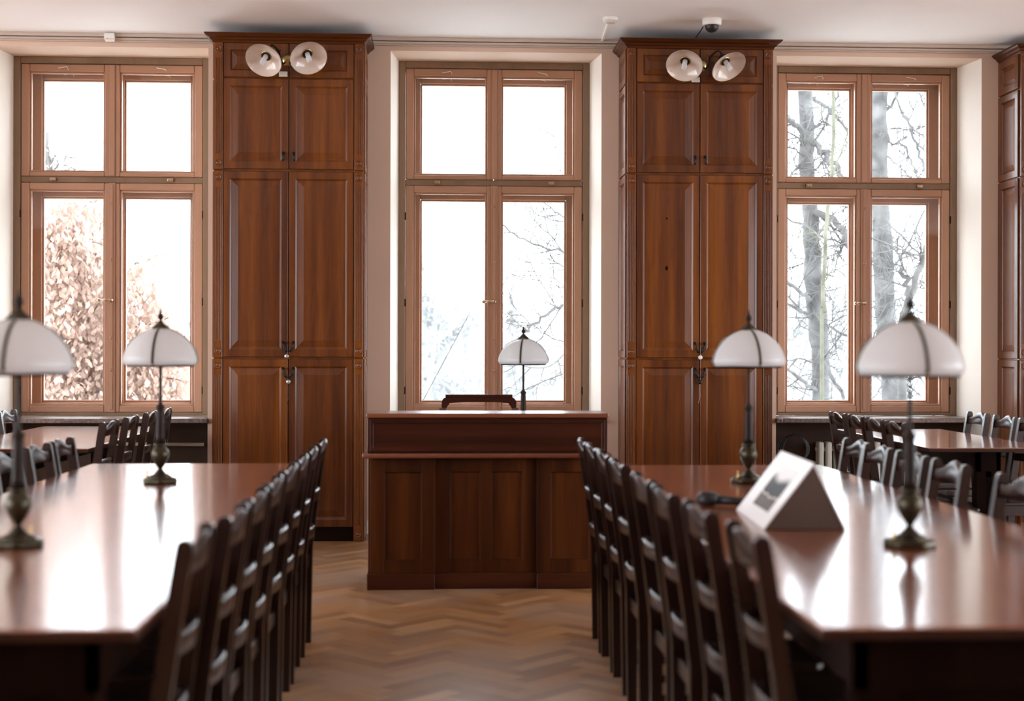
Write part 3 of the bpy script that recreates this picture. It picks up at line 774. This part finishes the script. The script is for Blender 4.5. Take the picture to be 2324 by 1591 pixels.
# ------------------------------------------------------------------ white triangular stand and the black thing beside it
def photo_mat():
    m, nt, out = new_mat('picture_with_glare'); b = principled(nt, out, (.5,.5,.5), .55, spec=.15)
    tc = N(nt, 'ShaderNodeTexCoord'); sx = N(nt, 'ShaderNodeSeparateXYZ'); nt.links.new(tc.outputs['Object'], sx.inputs[0])
    no = N(nt, 'ShaderNodeTexNoise', Scale=6.0); nt.links.new(tc.outputs['Object'], no.inputs['Vector'])
    a = N(nt, 'ShaderNodeMath', operation='MULTIPLY_ADD'); a.inputs[1].default_value = .06
    nt.links.new(no.outputs['Fac'], a.inputs[0]); nt.links.new(sx.outputs['Z'], a.inputs[2])
    rp = N(nt, 'ShaderNodeValToRGB'); cr = rp.color_ramp; cr.interpolation = 'LINEAR'
    mr = N(nt, 'ShaderNodeMapRange'); mr.inputs[1].default_value = .04; mr.inputs[2].default_value = .20
    nt.links.new(a.outputs[0], mr.inputs[0]); nt.links.new(mr.outputs[0], rp.inputs['Fac'])
    cr.elements[0].position = 0; cr.elements[0].color = (.12,.09,.07,1)
    cr.elements[1].position = 1; cr.elements[1].color = (.85,.85,.85,1)  # white upper end is glare painted into the picture
    for p, c in ((.44, (.10,.075,.06)), (.45, (.6,.55,.5)), (.48, (.6,.55,.5)), (.49, (.018,.018,.02)), (.74, (.025,.025,.028)), (.86, (.85,.85,.85))):
        e = cr.elements.new(p); e.color = (*c, 1)
    nt.links.new(rp.outputs[0], b.inputs['Base Color']); return m
st = empty('display_stand', (1.134, 4.34, .7922), R(-3.0)); tag(st, 'white triangular display stand with a picture on its sloping side', 'display stand')
A, B_, T, L = (-.128, 0), (.128, 0), (.028, .205), .53
def tri_slab(p, q, th, out_s):
    pv, qv = Vector((p[0], 0, p[1])), Vector((q[0], 0, q[1])); d = (qv-pv).normalized(); n = Vector((d.z, 0, -d.x))*out_s
    mb = MB()
    pts = [pv, qv, qv - n*th, pv - n*th]
    mb.rings([[Vector((w.x, 0, w.z)) for w in pts], [Vector((w.x, L, w.z)) for w in pts]], smooth=False)
    return mb
tri_slab(A, T, .004, -1).build('sloping_panel', M['whitep'], st)
tri_slab(T, B_, .004, -1).build('sloping_panel', M['whitep'], st)
mb = MB(); mb.prism([(A[0]+.006, .0), (B_[0]-.006, .0), (T[0], T[1]-.006)], lambda u, v, w: (u, w, v), .002, .010); mb.build('end_panel', M['brown_card'], st)
mb = MB(); mb.prism([(A[0]+.006, .0), (B_[0]-.006, .0), (T[0], T[1]-.006)], lambda u, v, w: (u, w, v), L-.010, L-.002); mb.build('end_panel', M['brown_card'], st)
mb = MB(); mb.box((A[0]+.006, .010, 0), (B_[0]-.006, L-.010, .003)); mb.build('bottom_panel', M['brown_card'], st)
sl = Vector((T[0]-A[0], 0, T[1]-A[1])); nn = Vector((-sl.z, 0, sl.x)).normalized()
def onslope(t, y, o): p = Vector((A[0], 0, A[1])) + sl*t + nn*o; return (p.x, y, p.z)
mb = MB(); mb.rings([[onslope(.2, .10, o), onslope(.2, .37, o), onslope(.83, .37, o), onslope(.83, .10, o)] for o in (.0002, .0014)], smooth=False)
mb.build('picture', photo_mat(), st)
g = empty('black_gadget', (.965, 5.03, .79), R(-22)); tag(g, 'small black gadget with rounded head lying on white-stand table', 'gadget')
mb = MB(); mb.lathe([(.012,0), (.036,.004), (.043,.018), (.041,.034), (.030,.046), (.012,.051)], 24); mb.build('head', M['black'], g)
mb = MB(); mb.tube([(.03, 0, .022), (.09, -.004, .020), (.16, -.006, .017), (.20, -.006, .017)], [.018,.015,.016,.012], 10); mb.build('grip', M['black'], g)

# ------------------------------------------------------------------ fittings on the ceiling and wall
d = empty('smoke_detector', (1.165, 9.60, CEIL)); tag(d, 'white smoke detector on the ceiling above middle window', 'smoke detector')
mb = MB(); mb.lathe([(.001,0), (.050,0), (.052,-.004), (.050,-.024), (.044,-.028)], 28); mb.build('base', M['white'], d)
mb = MB(); mb.lathe([(.036,-.026), (.034,-.040), (.001,-.046)], 24); mb.build('sensor_head', M['trim'], d)
mb = MB(); mb.lathe([(.040,-.030), (.040,-.034), (.034,-.035)], 24); mb.build('collar', M['white'], d)
mb = MB(); mb.rings([[(1.162, 9.645, CEIL-.014), (1.176, 9.645, CEIL-.014), (1.176, 9.645, CEIL), (1.162, 9.645, CEIL)], [(1.187, 10.30, CEIL-.014), (1.201, 10.30, CEIL-.014), (1.201, 10.30, CEIL), (1.187, 10.30, CEIL)]], smooth=False)
tag(mb.build('cable_duct', M['white']), 'white cable duct running from smoke detector to the cornice', 'duct')
d = empty('ceiling_camera', (1.862, 9.61, CEIL)); tag(d, 'white dome camera with dark lens on ceiling above cabinet', 'security camera')
mb = MB(); mb.lathe([(.001,0), (.064,0), (.066,-.004), (.064,-.038), (.060,-.044), (.048,-.045)], 32); mb.build('base', M['white'], d)
mb = MB(); mb.lathe([(.047,-.043), (.047,-.052), (.041,-.070), (.028,-.084), (.010,-.090), (.001,-.0905)], 28); mb.build('dome', M['black'], d)
mb = MB(); mb.tube([(-.045, .02, -.030), (-.058, .05, -.055), (-.062, .14, -.066), (-.062, .26, -.07)], .004, 6); mb.build('cable', M['iron'], d)
d = empty('wall_sensor', (-2.34, 10.296, 3.563)); tag(d, 'small white sensor box on cornice above orange-leaf window', 'sensor')
mb = MB(); mb.rings([[(-.032, -.02, -.026), (.032, -.02, -.026), (.030, .003, -.03), (-.030, .003, -.03)], [(-.036, -.034, -.012), (.036, -.034, -.012), (.036, .003, -.012), (-.036, .003, -.012)], [(-.034, -.03, .026), (.034, -.03, .026), (.034, .003, .026), (-.034, .003, .026)]], smooth=False); mb.build('housing', M['white'], d)
mb = MB(); mb.lathe([(.004,0), (.003,.002)], 8, Matrix.Translation((-.012, -.0345, -.014)) @ Matrix.Rotation(R(90), 4, 'X')); mb.build('indicator', M['brassb'], d)

# radiators, pipe and cable in the niches
def radiator(x0, x1, label):
    r = empty('radiator', ((x0+x1)/2, 10.52, 0)); tag(r, label, 'radiator', 'radiators under the sills')
    h = (x1-x0)/2; n = int((x1-x0)/.06)
    mb = MB()
    for k in range(n):
        x = -h + (k+.5)*2*h/n
        mb.box((x-.021, -.05, .12), (x+.021, .045, .655), .012, 2)
    mb.build('fins', M['radiator'], r)
    mb = MB(); mb.tube([(-h, 0, .60), (h, 0, .60)], .018, 8); mb.tube([(-h, 0, .17), (h, 0, .17)], .018, 8)
    for s in (-1, 1): mb.box((s*h*.8-.015, -.03, 0), (s*h*.8+.015, .03, .13))
    mb.build('pipes', M['radiator'], r)
radiator(2.83, 3.75, 'pale ribbed radiator under sill of bare-trunk window')
mb = MB(); mb.tube([(-1.715, 10.57, .635), (-2.10, 10.57, .638), (-2.9, 10.57, .645)], .013, 8)
tag(mb.build('heating_pipe', M['trim']), 'thin pale heating pipe under sill of orange-leaf window', 'pipe')
mb = MB()
for k in range(3):
    o = k*.012; pts = [(2.66+.12*math.cos(t)*(.75+.1*k), 10.47+o, .60+.105*math.sin(t)) for t in [R(-60 + 22*i) for i in range(13)]]
    mb.tube([(2.70, 10.46+o, .0)] + pts, .007, 7)
tag(mb.build('cable', M['black']), 'black looped cable hanging beside radiator under bare-trunk window', 'cable')

# ------------------------------------------------------------------ outside
CAMZ = 1.35
def at(u, v, Y):
    """a direction seen through a window pane, taken out to the distance Y"""
    t = (u-1162)/3228; x = Y*(SN+t*CS)/(CS-t*SN); z = x*SN+Y*CS
    return Vector((x, Y, CAMZ-(v-790-.0023*(u-1162))*z/3228))
def px(Y): return Y/3228.0
bark = plain('grey_bark', (.07,.071,.071), .9, 0, .6, 5)
bark2 = plain('mossy_bark', (.085,.088,.062), .9, 0, .5, 4)
barkp = plain('mist_bark', (.25,.255,.257), .9, 0, .1, 3)  # mist over the far trees put into the bark colour
twigm = plain('dark_twig', (.035,.034,.034), .9, 0, .3, 5)
twigp = plain('grey_twig', (.075,.075,.074), .9, 0, .3, 5)
leafm = opal('brown_oak_leaf', (.48,.365,.31), .55)
for nd in leafm.node_tree.nodes:
    if nd.type == 'BSDF_PRINCIPLED': nd.inputs['Roughness'].default_value = .8; nd.inputs['Specular IOR Level'].default_value = .1
needlem = plain('mist_needles', (.24,.25,.245), .9, 0, .1, 2)  # needles paled in colour to stand for mist
GZ = -4.0
mb = MB(); mb.box((-70, 11.4, GZ-.3), (70, 120, GZ)); 
tag(mb.build('ground_outside', plain('bounce_ground', (.74,.75,.74), .95, 0, .2, .5)), 'unseen ground outside the windows, pale to bounce daylight inside', kind='structure')  # unseen ground, made pale to bounce daylight onto the ceiling
mb = MB(); mb.box((-70, -60, GZ-.3), (70, YB-.6, GZ))
tag(mb.build('ground_rear', plain('pale_yard', (.60,.61,.60), .95, 0, .2, .5)), 'pale yard behind the building', kind='structure')

def wob(pts, amp, k=4):
    """smooth a polyline and give it small natural kinks"""
    out = []
    n = len(pts)
    for i in range(n-1):
        p0, p1, p2, p3 = pts[max(i-1,0)], pts[i], pts[i+1], pts[min(i+2,n-1)]
        for j in range(k):
            t = j/k
            q = .5*((2*p1)+(p2-p0)*t+(2*p0-5*p1+4*p2-p3)*t*t+(3*p1-p0-3*p2+p3)*t**3)
            if i+j: q = q + Vector([random.uniform(-amp, amp) for _ in range(3)])
            out.append(q)
    out.append(pts[-1]); return out
def twigs(mb, path, r0, depth, length, every=2, spread=.9, dirbias=None, thin=.0025):
    for i in range(1, len(path)-1, every):
        if random.random() < .15: continue
        p = path[i]; t = (path[i+1]-path[i-1]).normalized()
        side = t.orthogonal(); side.rotate(Matrix.Rotation(random.uniform(0, 2*PI), 3, t)); side.y *= .35
        d = (t*random.uniform(.4, 1.0) + side*spread + (dirbias or Vector((0,0,.15)))).normalized()
        ln = length*random.uniform(.5, 1.2); pts = [p]; q = p.copy()
        for s in range(6):
            d = (d + Vector([random.uniform(-.22, .22) for _ in range(3)])).normalized()
            q = q + d*ln/6; pts.append(q.copy())
        r = max(thin, r0)*1.25
        mb.tube(pts, [r*(1-.75*k/6) for k in range(7)], 4)
        if depth: twigs(mb, pts, r*.55, depth-1, ln*.55, 1, spread, dirbias, thin)
def trunk(mb, pts, w0, w1, amp=.03, n=12):
    p = wob(pts, amp, 4); k = len(p)
    mb.tube(p, [w0+(w1-w0)*i/(k-1) for i in range(k)], n); return p
def tree(name, label, cat, Y, trunk_px, widths, branches, group, mt=bark, mb_=None, tw=(1, .6, .008), tm=None):
    r = empty(name, tuple(at(trunk_px[0][0], trunk_px[0][1], Y)[:2]) + (GZ,)); tag(r, label, cat, group)
    off = r.location.copy()
    base = at(trunk_px[0][0], trunk_px[0][1], Y); base.z = GZ
    pts = [base] + [at(u, v, Y) for u, v in trunk_px[1:]]
    top = pts[-1] + (pts[-1]-pts[-2]).normalized()*2.0; pts.append(top)
    m1 = MB(); k = len(pts)
    p = wob(pts, .015, 4); ws = []
    for i in range(len(p)):
        f = i/(len(p)-1)*(len(widths)-1); a = int(f); b = min(a+1, len(widths)-1); ws.append((widths[a]*(1-(f-a))+widths[b]*(f-a))*px(Y)/2)
    p = [q-off for q in p]
    m1.tube(p, ws, 14); m1.build('trunk', mt, r)
    m2 = MB()
    for pl, w, dy in branches:
        bp = wob([at(u, v, Y+dy*(i/(len(pl)-1)))-off for i, (u, v) in enumerate(pl)], .012*w/4, 4)
        nb = len(bp); wr = max(.006, w*px(Y)/2*1.2)
        m2.tube(bp, [wr*(1.05-.35*i/nb) for i in range(nb)], 7)
        if tw: twigs(m2, bp, max(tw[2], wr*.3), tw[0], tw[1]*random.uniform(.7, 1.2), 2, .9)
    if branches: m2.build('branches', mb_ or twigm, r)
    return r
G_ = 'bare trees outside the windows'
tree('bare_tree', 'thick grey trunk seen through desk-side panes of bare-trunk window', 'tree', 17.0,
     [(1866,960), (1863,895), (1858,773), (1850,676), (1844,580), (1837,468), (1831,399), (1826,206)], [42, 40, 44, 48, 40, 37, 36, 34, 32],
     [([(1831,330),(1812,290),(1788,264)], 13, -.6), ([(1835,315),(1872,352),(1890,375),(1908,400)], 13, -.5),
      ([(1832,466),(1882,497),(1911,526),(1930,560)], 14, -.8), ([(1846,222),(1872,241),(1899,269),(1926,303)], 8, .6),
      ([(1845,530),(1890,545),(1935,562)], 5, -.8), ([(1840,520),(1815,508),(1780,494)], 5, -.8),
      ([(1850,690),(1824,709),(1789,672)], 6, .4), ([(1855,740),(1888,744),(1930,766)], 6, -.5), ([(1850,722),(1820,708),(1786,690)], 7, -.5),
      ([(1848,690),(1822,665),(1786,640)], 9, -.9), ([(1860,790),(1880,830),(1915,905)], 9, -.9),
      ([(1862,895),(1824,866),(1784,835)], 8, -.7), ([(1848,640),(1888,618),(1930,596)], 3, -.4), ([(1840,600),(1815,585),(1784,592)], 3, .4),
      ([(1832,340),(1860,300),(1890,240),(1905,200)], 5, -.6), ([(1832,350),(1800,390),(1780,410)], 5, -.6), ([(1830,360),(1805,340),(1783,335)], 4, -.4),
      ([(1858,780),(1890,770),(1932,775)], 3, .3), ([(1860,830),(1820,815),(1782,822)], 3, .3)], G_, bark, bark, (2, .95, .008))
tree('bare_tree', 'thick grey trunk seen through outer panes of bare-trunk window', 'tree', 20.5,
     [(2028,960), (2024,895), (2014,790), (2008,708), (2004,580), (1998,471), (1995,401), (1992,206)], [48, 46, 46, 47, 48, 42, 42, 40, 40],
     [([(2000,480),(2026,516),(2061,551),(2095,588)], 5, -.8), ([(1999,645),(2039,587),(2068,542),(2099,475)], 5, -1.0),
      ([(2010,300),(2020,327),(2039,326),(2055,334),(2063,359),(2074,384),(2086,408)], 5, -.6), ([(2009,293),(2039,291),(2066,300)], 3, -.4),
      ([(2014,355),(2041,380),(2070,406)], 3.5, -.4), ([(2010,250),(2030,225),(2040,200)], 7, -.4), ([(2006,560),(2040,540),(2075,470)], 4, .5),
      ([(2008,680),(2040,655),(2098,640)], 3, .5), ([(2014,800),(2050,860),(2090,900)], 4, -.5), ([(2002,520),(1985,560),(1976,600)], 3.5, -.5), ([(2008,720),(1990,750),(1975,800)], 4, -.4), ([(2018,850),(2000,880),(1980,905)], 4, -.4)], G_, bark, bark, (2, .95, .008))
tree('bare_tree', 'thin mossy stem beside thick trunk outside bare-trunk window', 'tree', 14.9,
     [(1866,960), (1868,800), (1869,708), (1871,580), (1879,471), (1887,399), (1889,206)], [9, 9, 9, 9, 9, 8, 8],
     [([(1886,410),(1905,350),(1925,300)], 3, -.3), ([(1880,470),(1900,440),(1920,405)], 3, .3), ([(1888,300),(1905,255),(1925,235)], 2.5, .3), ([(1872,560),(1850,530),(1810,540)], 2.5, .3), ([(1870,640),(1895,610),(1930,640)], 3, .3)], G_, bark2, bark2, (1, .45, .005))
tree('bare_tree', 'forked split stem rising behind lamp outside bare-trunk window', 'tree', 14.0,
     [(2046,960), (2047,830), (2052,728), (2066,672), (2090,600), (2100,560)], [20, 20, 19, 15, 11, 8],
     [([(2064,680),(2058,640),(2048,605)], 11, -.2), ([(2050,610),(2040,580),(2026,560)], 3, -.2), ([(2088,600),(2090,575),(2084,540)], 4, .2), ([(2074,655),(2092,640),(2108,655)], 4, .3), ([(2060,700),(2043,676),(2030,690)], 4, -.3), ([(2046,850),(2020,800),(1995,790)], 4, -.3), ([(2048,800),(2080,840),(2105,890)], 4, .3)], G_, bark, bark, (1, .5, .005))
tree('bare_tree', 'slender branching tree in upper outer panes of bare-trunk window', 'tree', 15.0,
     [(2125,960), (2118,700), (2110,500), (2099,399), (2090,364), (2079,327), (2067,292), (2046,255), (2034,217)], [7, 7, 6, 6, 6, 6, 5.5, 5, 4],
     [([(2079,327),(2100,345),(2115,365)], 3, .3), ([(2067,292),(2085,305),(2110,330)], 2.5, -.3), ([(2034,290),(2041,359),(2048,405)], 2, 0), ([(2060,280),(2075,240),(2085,200)], 3, .3), ([(2110,260),(2092,230),(2085,195)], 4, .3)], G_, bark, bark, (1, .5, .0065))
tree('bare_tree', 'leaning tree whose dark twigs cross middle window', 'tree', 14.5,
     [(1420,960), (1400,760), (1370,620), (1345,480), (1330,350)], [26, 24, 20, 16, 12],
     [([(1380,660),(1320,680),(1278,694),(1259,701),(1221,728),(1190,752)], 7, -.5), ([(1275,697),(1242,746),(1215,782)], 3, -.2),
      ([(1356,560),(1310,575),(1277,569),(1246,566),(1211,554),(1166,531),(1130,505)], 4.5, -.3), ([(1340,540),(1277,493),(1256,478),(1230,455)], 3.5, .2),
      ([(1277,572),(1253,538),(1221,511),(1197,484)], 2.6, .2), ([(1340,500),(1277,504),(1232,492),(1204,481),(1160,462)], 2, .3),
      ([(1263,697),(1232,649),(1208,607),(1190,562)], 2.4, .2), ([(1390,790),(1277,775),(1246,763),(1211,739),(1176,708),(1136,660)], 2.6, .2),
      ([(1340,640),(1277,604),(1259,594),(1240,566)], 2.6, .2), ([(1335,430),(1278,400),(1262,350),(1255,300)], 2.0, .2), ([(1370,850),(1280,850),(1200,880),(1160,905)], 2.6, -.2), ([(1300,700),(1270,640),(1210,625),(1140,630)], 2, .3), ([(1310,770),(1250,830),(1190,830),(1140,800)], 2, .3)], G_, bark, twigp, (1, .42, .005))
mb = MB(); mb.tube([at(1118, 612, 16), at(1097, 652, 16), at(960, 910, 16), at(620, 1520, 16) * 0 + Vector((at(960, 910, 16).x - .19*4.75, 16, GZ))], .0045, 5)
tag(mb.build('guy_wire', M['iron']), 'thin straight guy wire slanting down outside middle window', 'wire')

# far bare trees, mist painted in as pale bark
def bare_crown(r, X, Y, h, w, mt, n=7):
    m1 = MB(); z0 = GZ
    off = Vector((X, Y, 0))
    base = Vector((0,0,GZ)); 
    tp = [Vector((random.uniform(-.3,.3)*i/4, 0, GZ + h*.75*i/4)) for i in range(5)]
    p = wob(tp, .05, 3); k = len(p); m1.tube(p, [w*(1-.7*i/k) for i in range(k)], 8); m1.build('trunk', mt, r)
    m2 = MB()
    for b in range(n):
        f = random.uniform(.3, .95); q = p[int(f*(k-1))]
        s = random.choice((-1, 1)); ln = h*.42*(1.2-f)
        pts = [q]; d = Vector((s*random.uniform(.5, 1), random.uniform(-.4, .4), random.uniform(.4, 1.1))).normalized()
        for e in range(5):
            d = (d + Vector([random.uniform(-.25,.25) for _ in range(3)]) + Vector((0,0,.05))).normalized(); q = q + d*ln/5; pts.append(q.copy())
        m2.tube(pts, [w*.42*(1-.8*i/6) for i in range(6)], 5)
        twigs(m2, wob(pts, .02, 2), w*.10, 2, ln*.6, 1, .9, None, .011)
    m2.build('branches', mt, r)
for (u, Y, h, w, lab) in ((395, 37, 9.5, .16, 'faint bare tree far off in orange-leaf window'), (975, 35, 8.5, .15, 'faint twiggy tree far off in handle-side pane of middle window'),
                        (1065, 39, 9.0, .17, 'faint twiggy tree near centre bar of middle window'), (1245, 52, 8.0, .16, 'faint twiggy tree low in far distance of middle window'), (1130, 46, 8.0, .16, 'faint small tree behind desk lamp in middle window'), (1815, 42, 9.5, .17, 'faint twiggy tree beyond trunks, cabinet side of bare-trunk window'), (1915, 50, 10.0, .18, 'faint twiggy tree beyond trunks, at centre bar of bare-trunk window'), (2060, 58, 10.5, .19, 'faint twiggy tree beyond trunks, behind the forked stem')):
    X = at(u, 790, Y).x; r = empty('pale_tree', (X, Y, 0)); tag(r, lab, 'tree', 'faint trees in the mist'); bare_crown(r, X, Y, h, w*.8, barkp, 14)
def conifer(u, vtop, Y, wd, lab):
    b = at(u, vtop, Y); h = b.z - GZ
    r = empty('pale_conifer', (b.x, Y, GZ)); tag(r, lab, 'tree', 'faint trees in the mist')
    mb = MB(); mb.tube([(0,0,0), (0,0,h*.97)], [.2, .03], 8); mb.build('trunk', barkp, r)
    mb = MB(); n = int(h*9)
    for i in range(n):
        f = i/n; z = h*(.1+.9*f); rad = wd*(1-f)*random.uniform(.75, 1.1)+.05
        for k in range(7):
            a = random.uniform(0, 2*PI); e = Vector((rad*math.cos(a), rad*math.sin(a), z-rad*.28)); s = Vector((0, 0, z+.1)); t = Vector((-math.sin(a), math.cos(a), 0))*rad*.22
            m = s.lerp(e, .6); vs = [mb.bm.verts.new(q) for q in (s, m+t+Vector((0,0,.06)), e, m-t-Vector((0,0,.06)))]
            mb.bm.faces.new(vs)
    mb.build('needles', needlem, r)
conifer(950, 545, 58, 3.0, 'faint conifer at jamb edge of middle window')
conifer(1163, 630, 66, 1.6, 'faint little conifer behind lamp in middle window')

# oak with brown leaves in the first window
oakb = plain('oak_bark', (.085,.086,.082), .9, 0, .3, 3)
oak = empty('oak_tree', (at(125, 790, 17).x, 17.0, GZ)); tag(oak, 'oak with orange-brown leaves filling the window beside the bare table', 'tree')
off = oak.location.copy()
mb = MB()
base = [at(170, 1180, 17), at(168, 900, 17), at(160, 780, 17), at(140, 640, 17), at(120, 480, 17), at(105, 300, 17)]; base[0].z = GZ
tp = wob([q-off for q in base], .03, 4); k = len(tp); mb.tube(tp, [.075*(1-.75*i/k)+.01 for i in range(k)], 10); mb.build('trunk', oakb, oak)
mb = MB(); leaves = []
rnd = random.Random(11)
def spray(pl, w, dy, dens):
    bp = wob([at(u, v, 17+dy*i/(len(pl)-1))-off for i, (u, v) in enumerate(pl)], .02, 5); nb = len(bp)
    mb.tube(bp, [max(.006, w*px(17)/2*(1-.7*i/nb)) for i in range(nb)], 6)
    for q in bp[2:]: leaves.append((q, dens))
for pl, w, dy, dens in (
    ([(160,790),(190,740),(225,690),(262,640),(300,605),(340,585),(402,578)], 6, -.8, 1.0), ([(300,605),(320,640),(335,680),(345,700)], 3, -.3, 1.2), ([(165,800),(220,770),(290,745),(350,735),(398,715)], 5, -.6, .9),
    ([(165,860),(230,840),(300,850),(370,870),(440,890)], 5, .5, 1.3), ([(160,900),(230,890),(300,895),(380,915),(450,930)], 5, -.6, 1.3), ([(150,700),(110,660),(70,640)], 5, .5, 1.1), ([(145,650),(185,590),(230,540),(262,500)], 5, .6, 1.1),
    ([(135,600),(100,560),(70,540)], 4, -.6, 1.0), ([(125,520),(170,480),(225,450),(258,425)], 4, -.5, .8), ([(160,780),(120,800),(70,830)], 4, -.6, 1.2), ([(165,880),(120,890),(70,910)], 4, .6, 1.2), ([(150,680),(200,650),(245,660)], 4, .3, 1.2),
    ([(140,620),(180,620),(240,600)], 3, .9, 1.2), ([(165,830),(210,815),(260,800),(310,795)], 3, .8, 1.3), ([(162,860),(200,900),(240,925)], 3, .9, 1.3), ([(155,740),(100,735),(60,745)], 3, .9, 1.2), ([(130,560),(180,545),(240,560)], 3, -.9, 1.0), ([(118,470),(90,460),(65,470)], 3, .2, .9),
    ([(122,480),(150,455),(200,470)], 3, .7, .9), ([(270,830),(300,810),(350,820),(420,850)], 3, .2, 1.2), ([(260,880),(320,925),(400,940)], 3, .8, 1.2)):
    spray(pl, w, dy, dens)
for v in range(470, 960, 34):
    spray([(168, v+20), (150, v+8), (120, v), (82, v+10)], 3, -.9, .9); spray([(130, v+20), (165, v+6), (200, v-4), (245, v+8)], 3, .8, .9)
for v in range(770, 960, 40):
    spray([(262, v+14), (310, v), (360, v+6), (425, v+16)], 3, -.4, .9)
for pl in ([(112,420),(118,380),(108,335)], [(114,400),(135,370),(160,350)], [(113,390),(95,360),(88,345)], [(118,400),(150,385),(175,382)]):
    bp = wob([at(u, v, 17)-off for u, v in pl], .02, 4); mb.tube(bp, [.012*(1-.7*i/len(bp)) for i in range(len(bp))], 5); twigs(mb, bp, .006, 1, .25, 1, .9, None, .004)
    for q in bp[2:]: leaves.append((q, .12))
mb.build('branches', oakb, oak)
mb = MB()
for q, dens in leaves:
    for _ in range(int(30*dens)):
        c = q + Vector((rnd.gauss(0, .15), rnd.gauss(0, .15), rnd.gauss(-.04, .15)))
        ln = rnd.uniform(.06, .11); wd = ln*rnd.uniform(.35, .5)
        d = Vector((rnd.uniform(-.7, .7), rnd.uniform(-.7, .7), -rnd.uniform(.4, 1.2))).normalized(); s = d.orthogonal(); s.rotate(Matrix.Rotation(rnd.uniform(0, 2*PI), 3, d)); nrm = d.cross(s)
        tip = c + d*ln; m = c + d*ln*.45
        vs = [mb.bm.verts.new(w) for w in (c, m + s*wd*.5 + nrm*.008, c + d*ln*.8 + s*wd*.32, tip, c + d*ln*.8 - s*wd*.32, m - s*wd*.5 + nrm*.008)]
        mb.bm.faces.new(vs)
mb.build('foliage', leafm, oak)

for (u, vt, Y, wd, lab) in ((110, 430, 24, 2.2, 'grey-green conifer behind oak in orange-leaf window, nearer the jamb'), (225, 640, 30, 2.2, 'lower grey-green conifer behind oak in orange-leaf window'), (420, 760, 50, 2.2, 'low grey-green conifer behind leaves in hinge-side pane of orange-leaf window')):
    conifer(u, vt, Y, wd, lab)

# ------------------------------------------------------------------ light: overcast sky through the windows
w = bpy.data.worlds.new('overcast_sky'); S.world = w; w.use_nodes = True
nt = w.node_tree; nt.nodes.clear()
o = nt.nodes.new('ShaderNodeOutputWorld'); b = nt.nodes.new('ShaderNodeBackground')
tc = nt.nodes.new('ShaderNodeTexCoord'); sx = nt.nodes.new('ShaderNodeSeparateXYZ'); rp = nt.nodes.new('ShaderNodeValToRGB')
nt.links.new(tc.outputs['Generated'], sx.inputs[0]); nt.links.new(sx.outputs['Z'], rp.inputs['Fac'])
rp.color_ramp.elements[0].color = (.90,.965,1.06,1); rp.color_ramp.elements[1].color = (.92,.975,1.05,1)
nt.links.new(rp.outputs[0], b.inputs['Color']); b.inputs['Strength'].default_value = 10.2
nt.links.new(b.outputs[0], o.inputs[0])
def portal(loc, rot, sx_, sy_):
    l = bpy.data.lights.new('daylight_portal', 'AREA'); l.shape = 'RECTANGLE'; l.size = sx_; l.size_y = sy_; l.cycles.is_portal = True
    ob = bpy.data.objects.new('daylight_portal', l); COL.objects.link(ob); ob.location = loc; ob.rotation_euler = rot
    return ob
for cx, _ in WIN: portal((cx, 11.05, (SILL+WTOP)/2), (R(-90), 0, 0), 2*FW, WTOP-SILL)

for c_, h in SIDE_FILL:  # portals in the added side openings
    portal((XL-.35, c_, 2.0), (0, R(-90), 0), 3.0, 2*h); portal((XR+.35, c_, 2.0), (0, R(90), 0), 3.0, 2*h)

# ------------------------------------------------------------------ camera
cam = bpy.data.cameras.new('camera'); co = bpy.data.objects.new('camera', cam); COL.objects.link(co)
cam.sensor_width = 36; cam.lens = 3228/2324*36
co.location = (0, 0, CAMZ)
co.rotation_euler = (Matrix.Rotation(R(-3.0), 4, 'Z') @ Matrix.Rotation(R(90), 4, 'X') @ Matrix.Rotation(.0023, 4, 'Z')).to_euler()
cam.shift_y = -5.5/2324
cam.clip_start = .05; cam.clip_end = 300
cam.dof.use_dof = True; cam.dof.focus_distance = 11.2; cam.dof.aperture_fstop = 1.9; cam.dof.aperture_blades = 0
S.camera = co
S.view_settings.view_transform = 'Standard'; S.view_settings.look = 'None'; S.view_settings.gamma = 1; S.view_settings.exposure = 0
S.view_settings.use_curve_mapping = False
S.cycles.max_bounces = 9; S.cycles.diffuse_bounces = 6; S.cycles.glossy_bounces = 4; S.cycles.transparent_max_bounces = 16
S.cycles.caustics_reflective = False; S.cycles.caustics_refractive = False
S.cycles.sample_clamp_indirect = 8
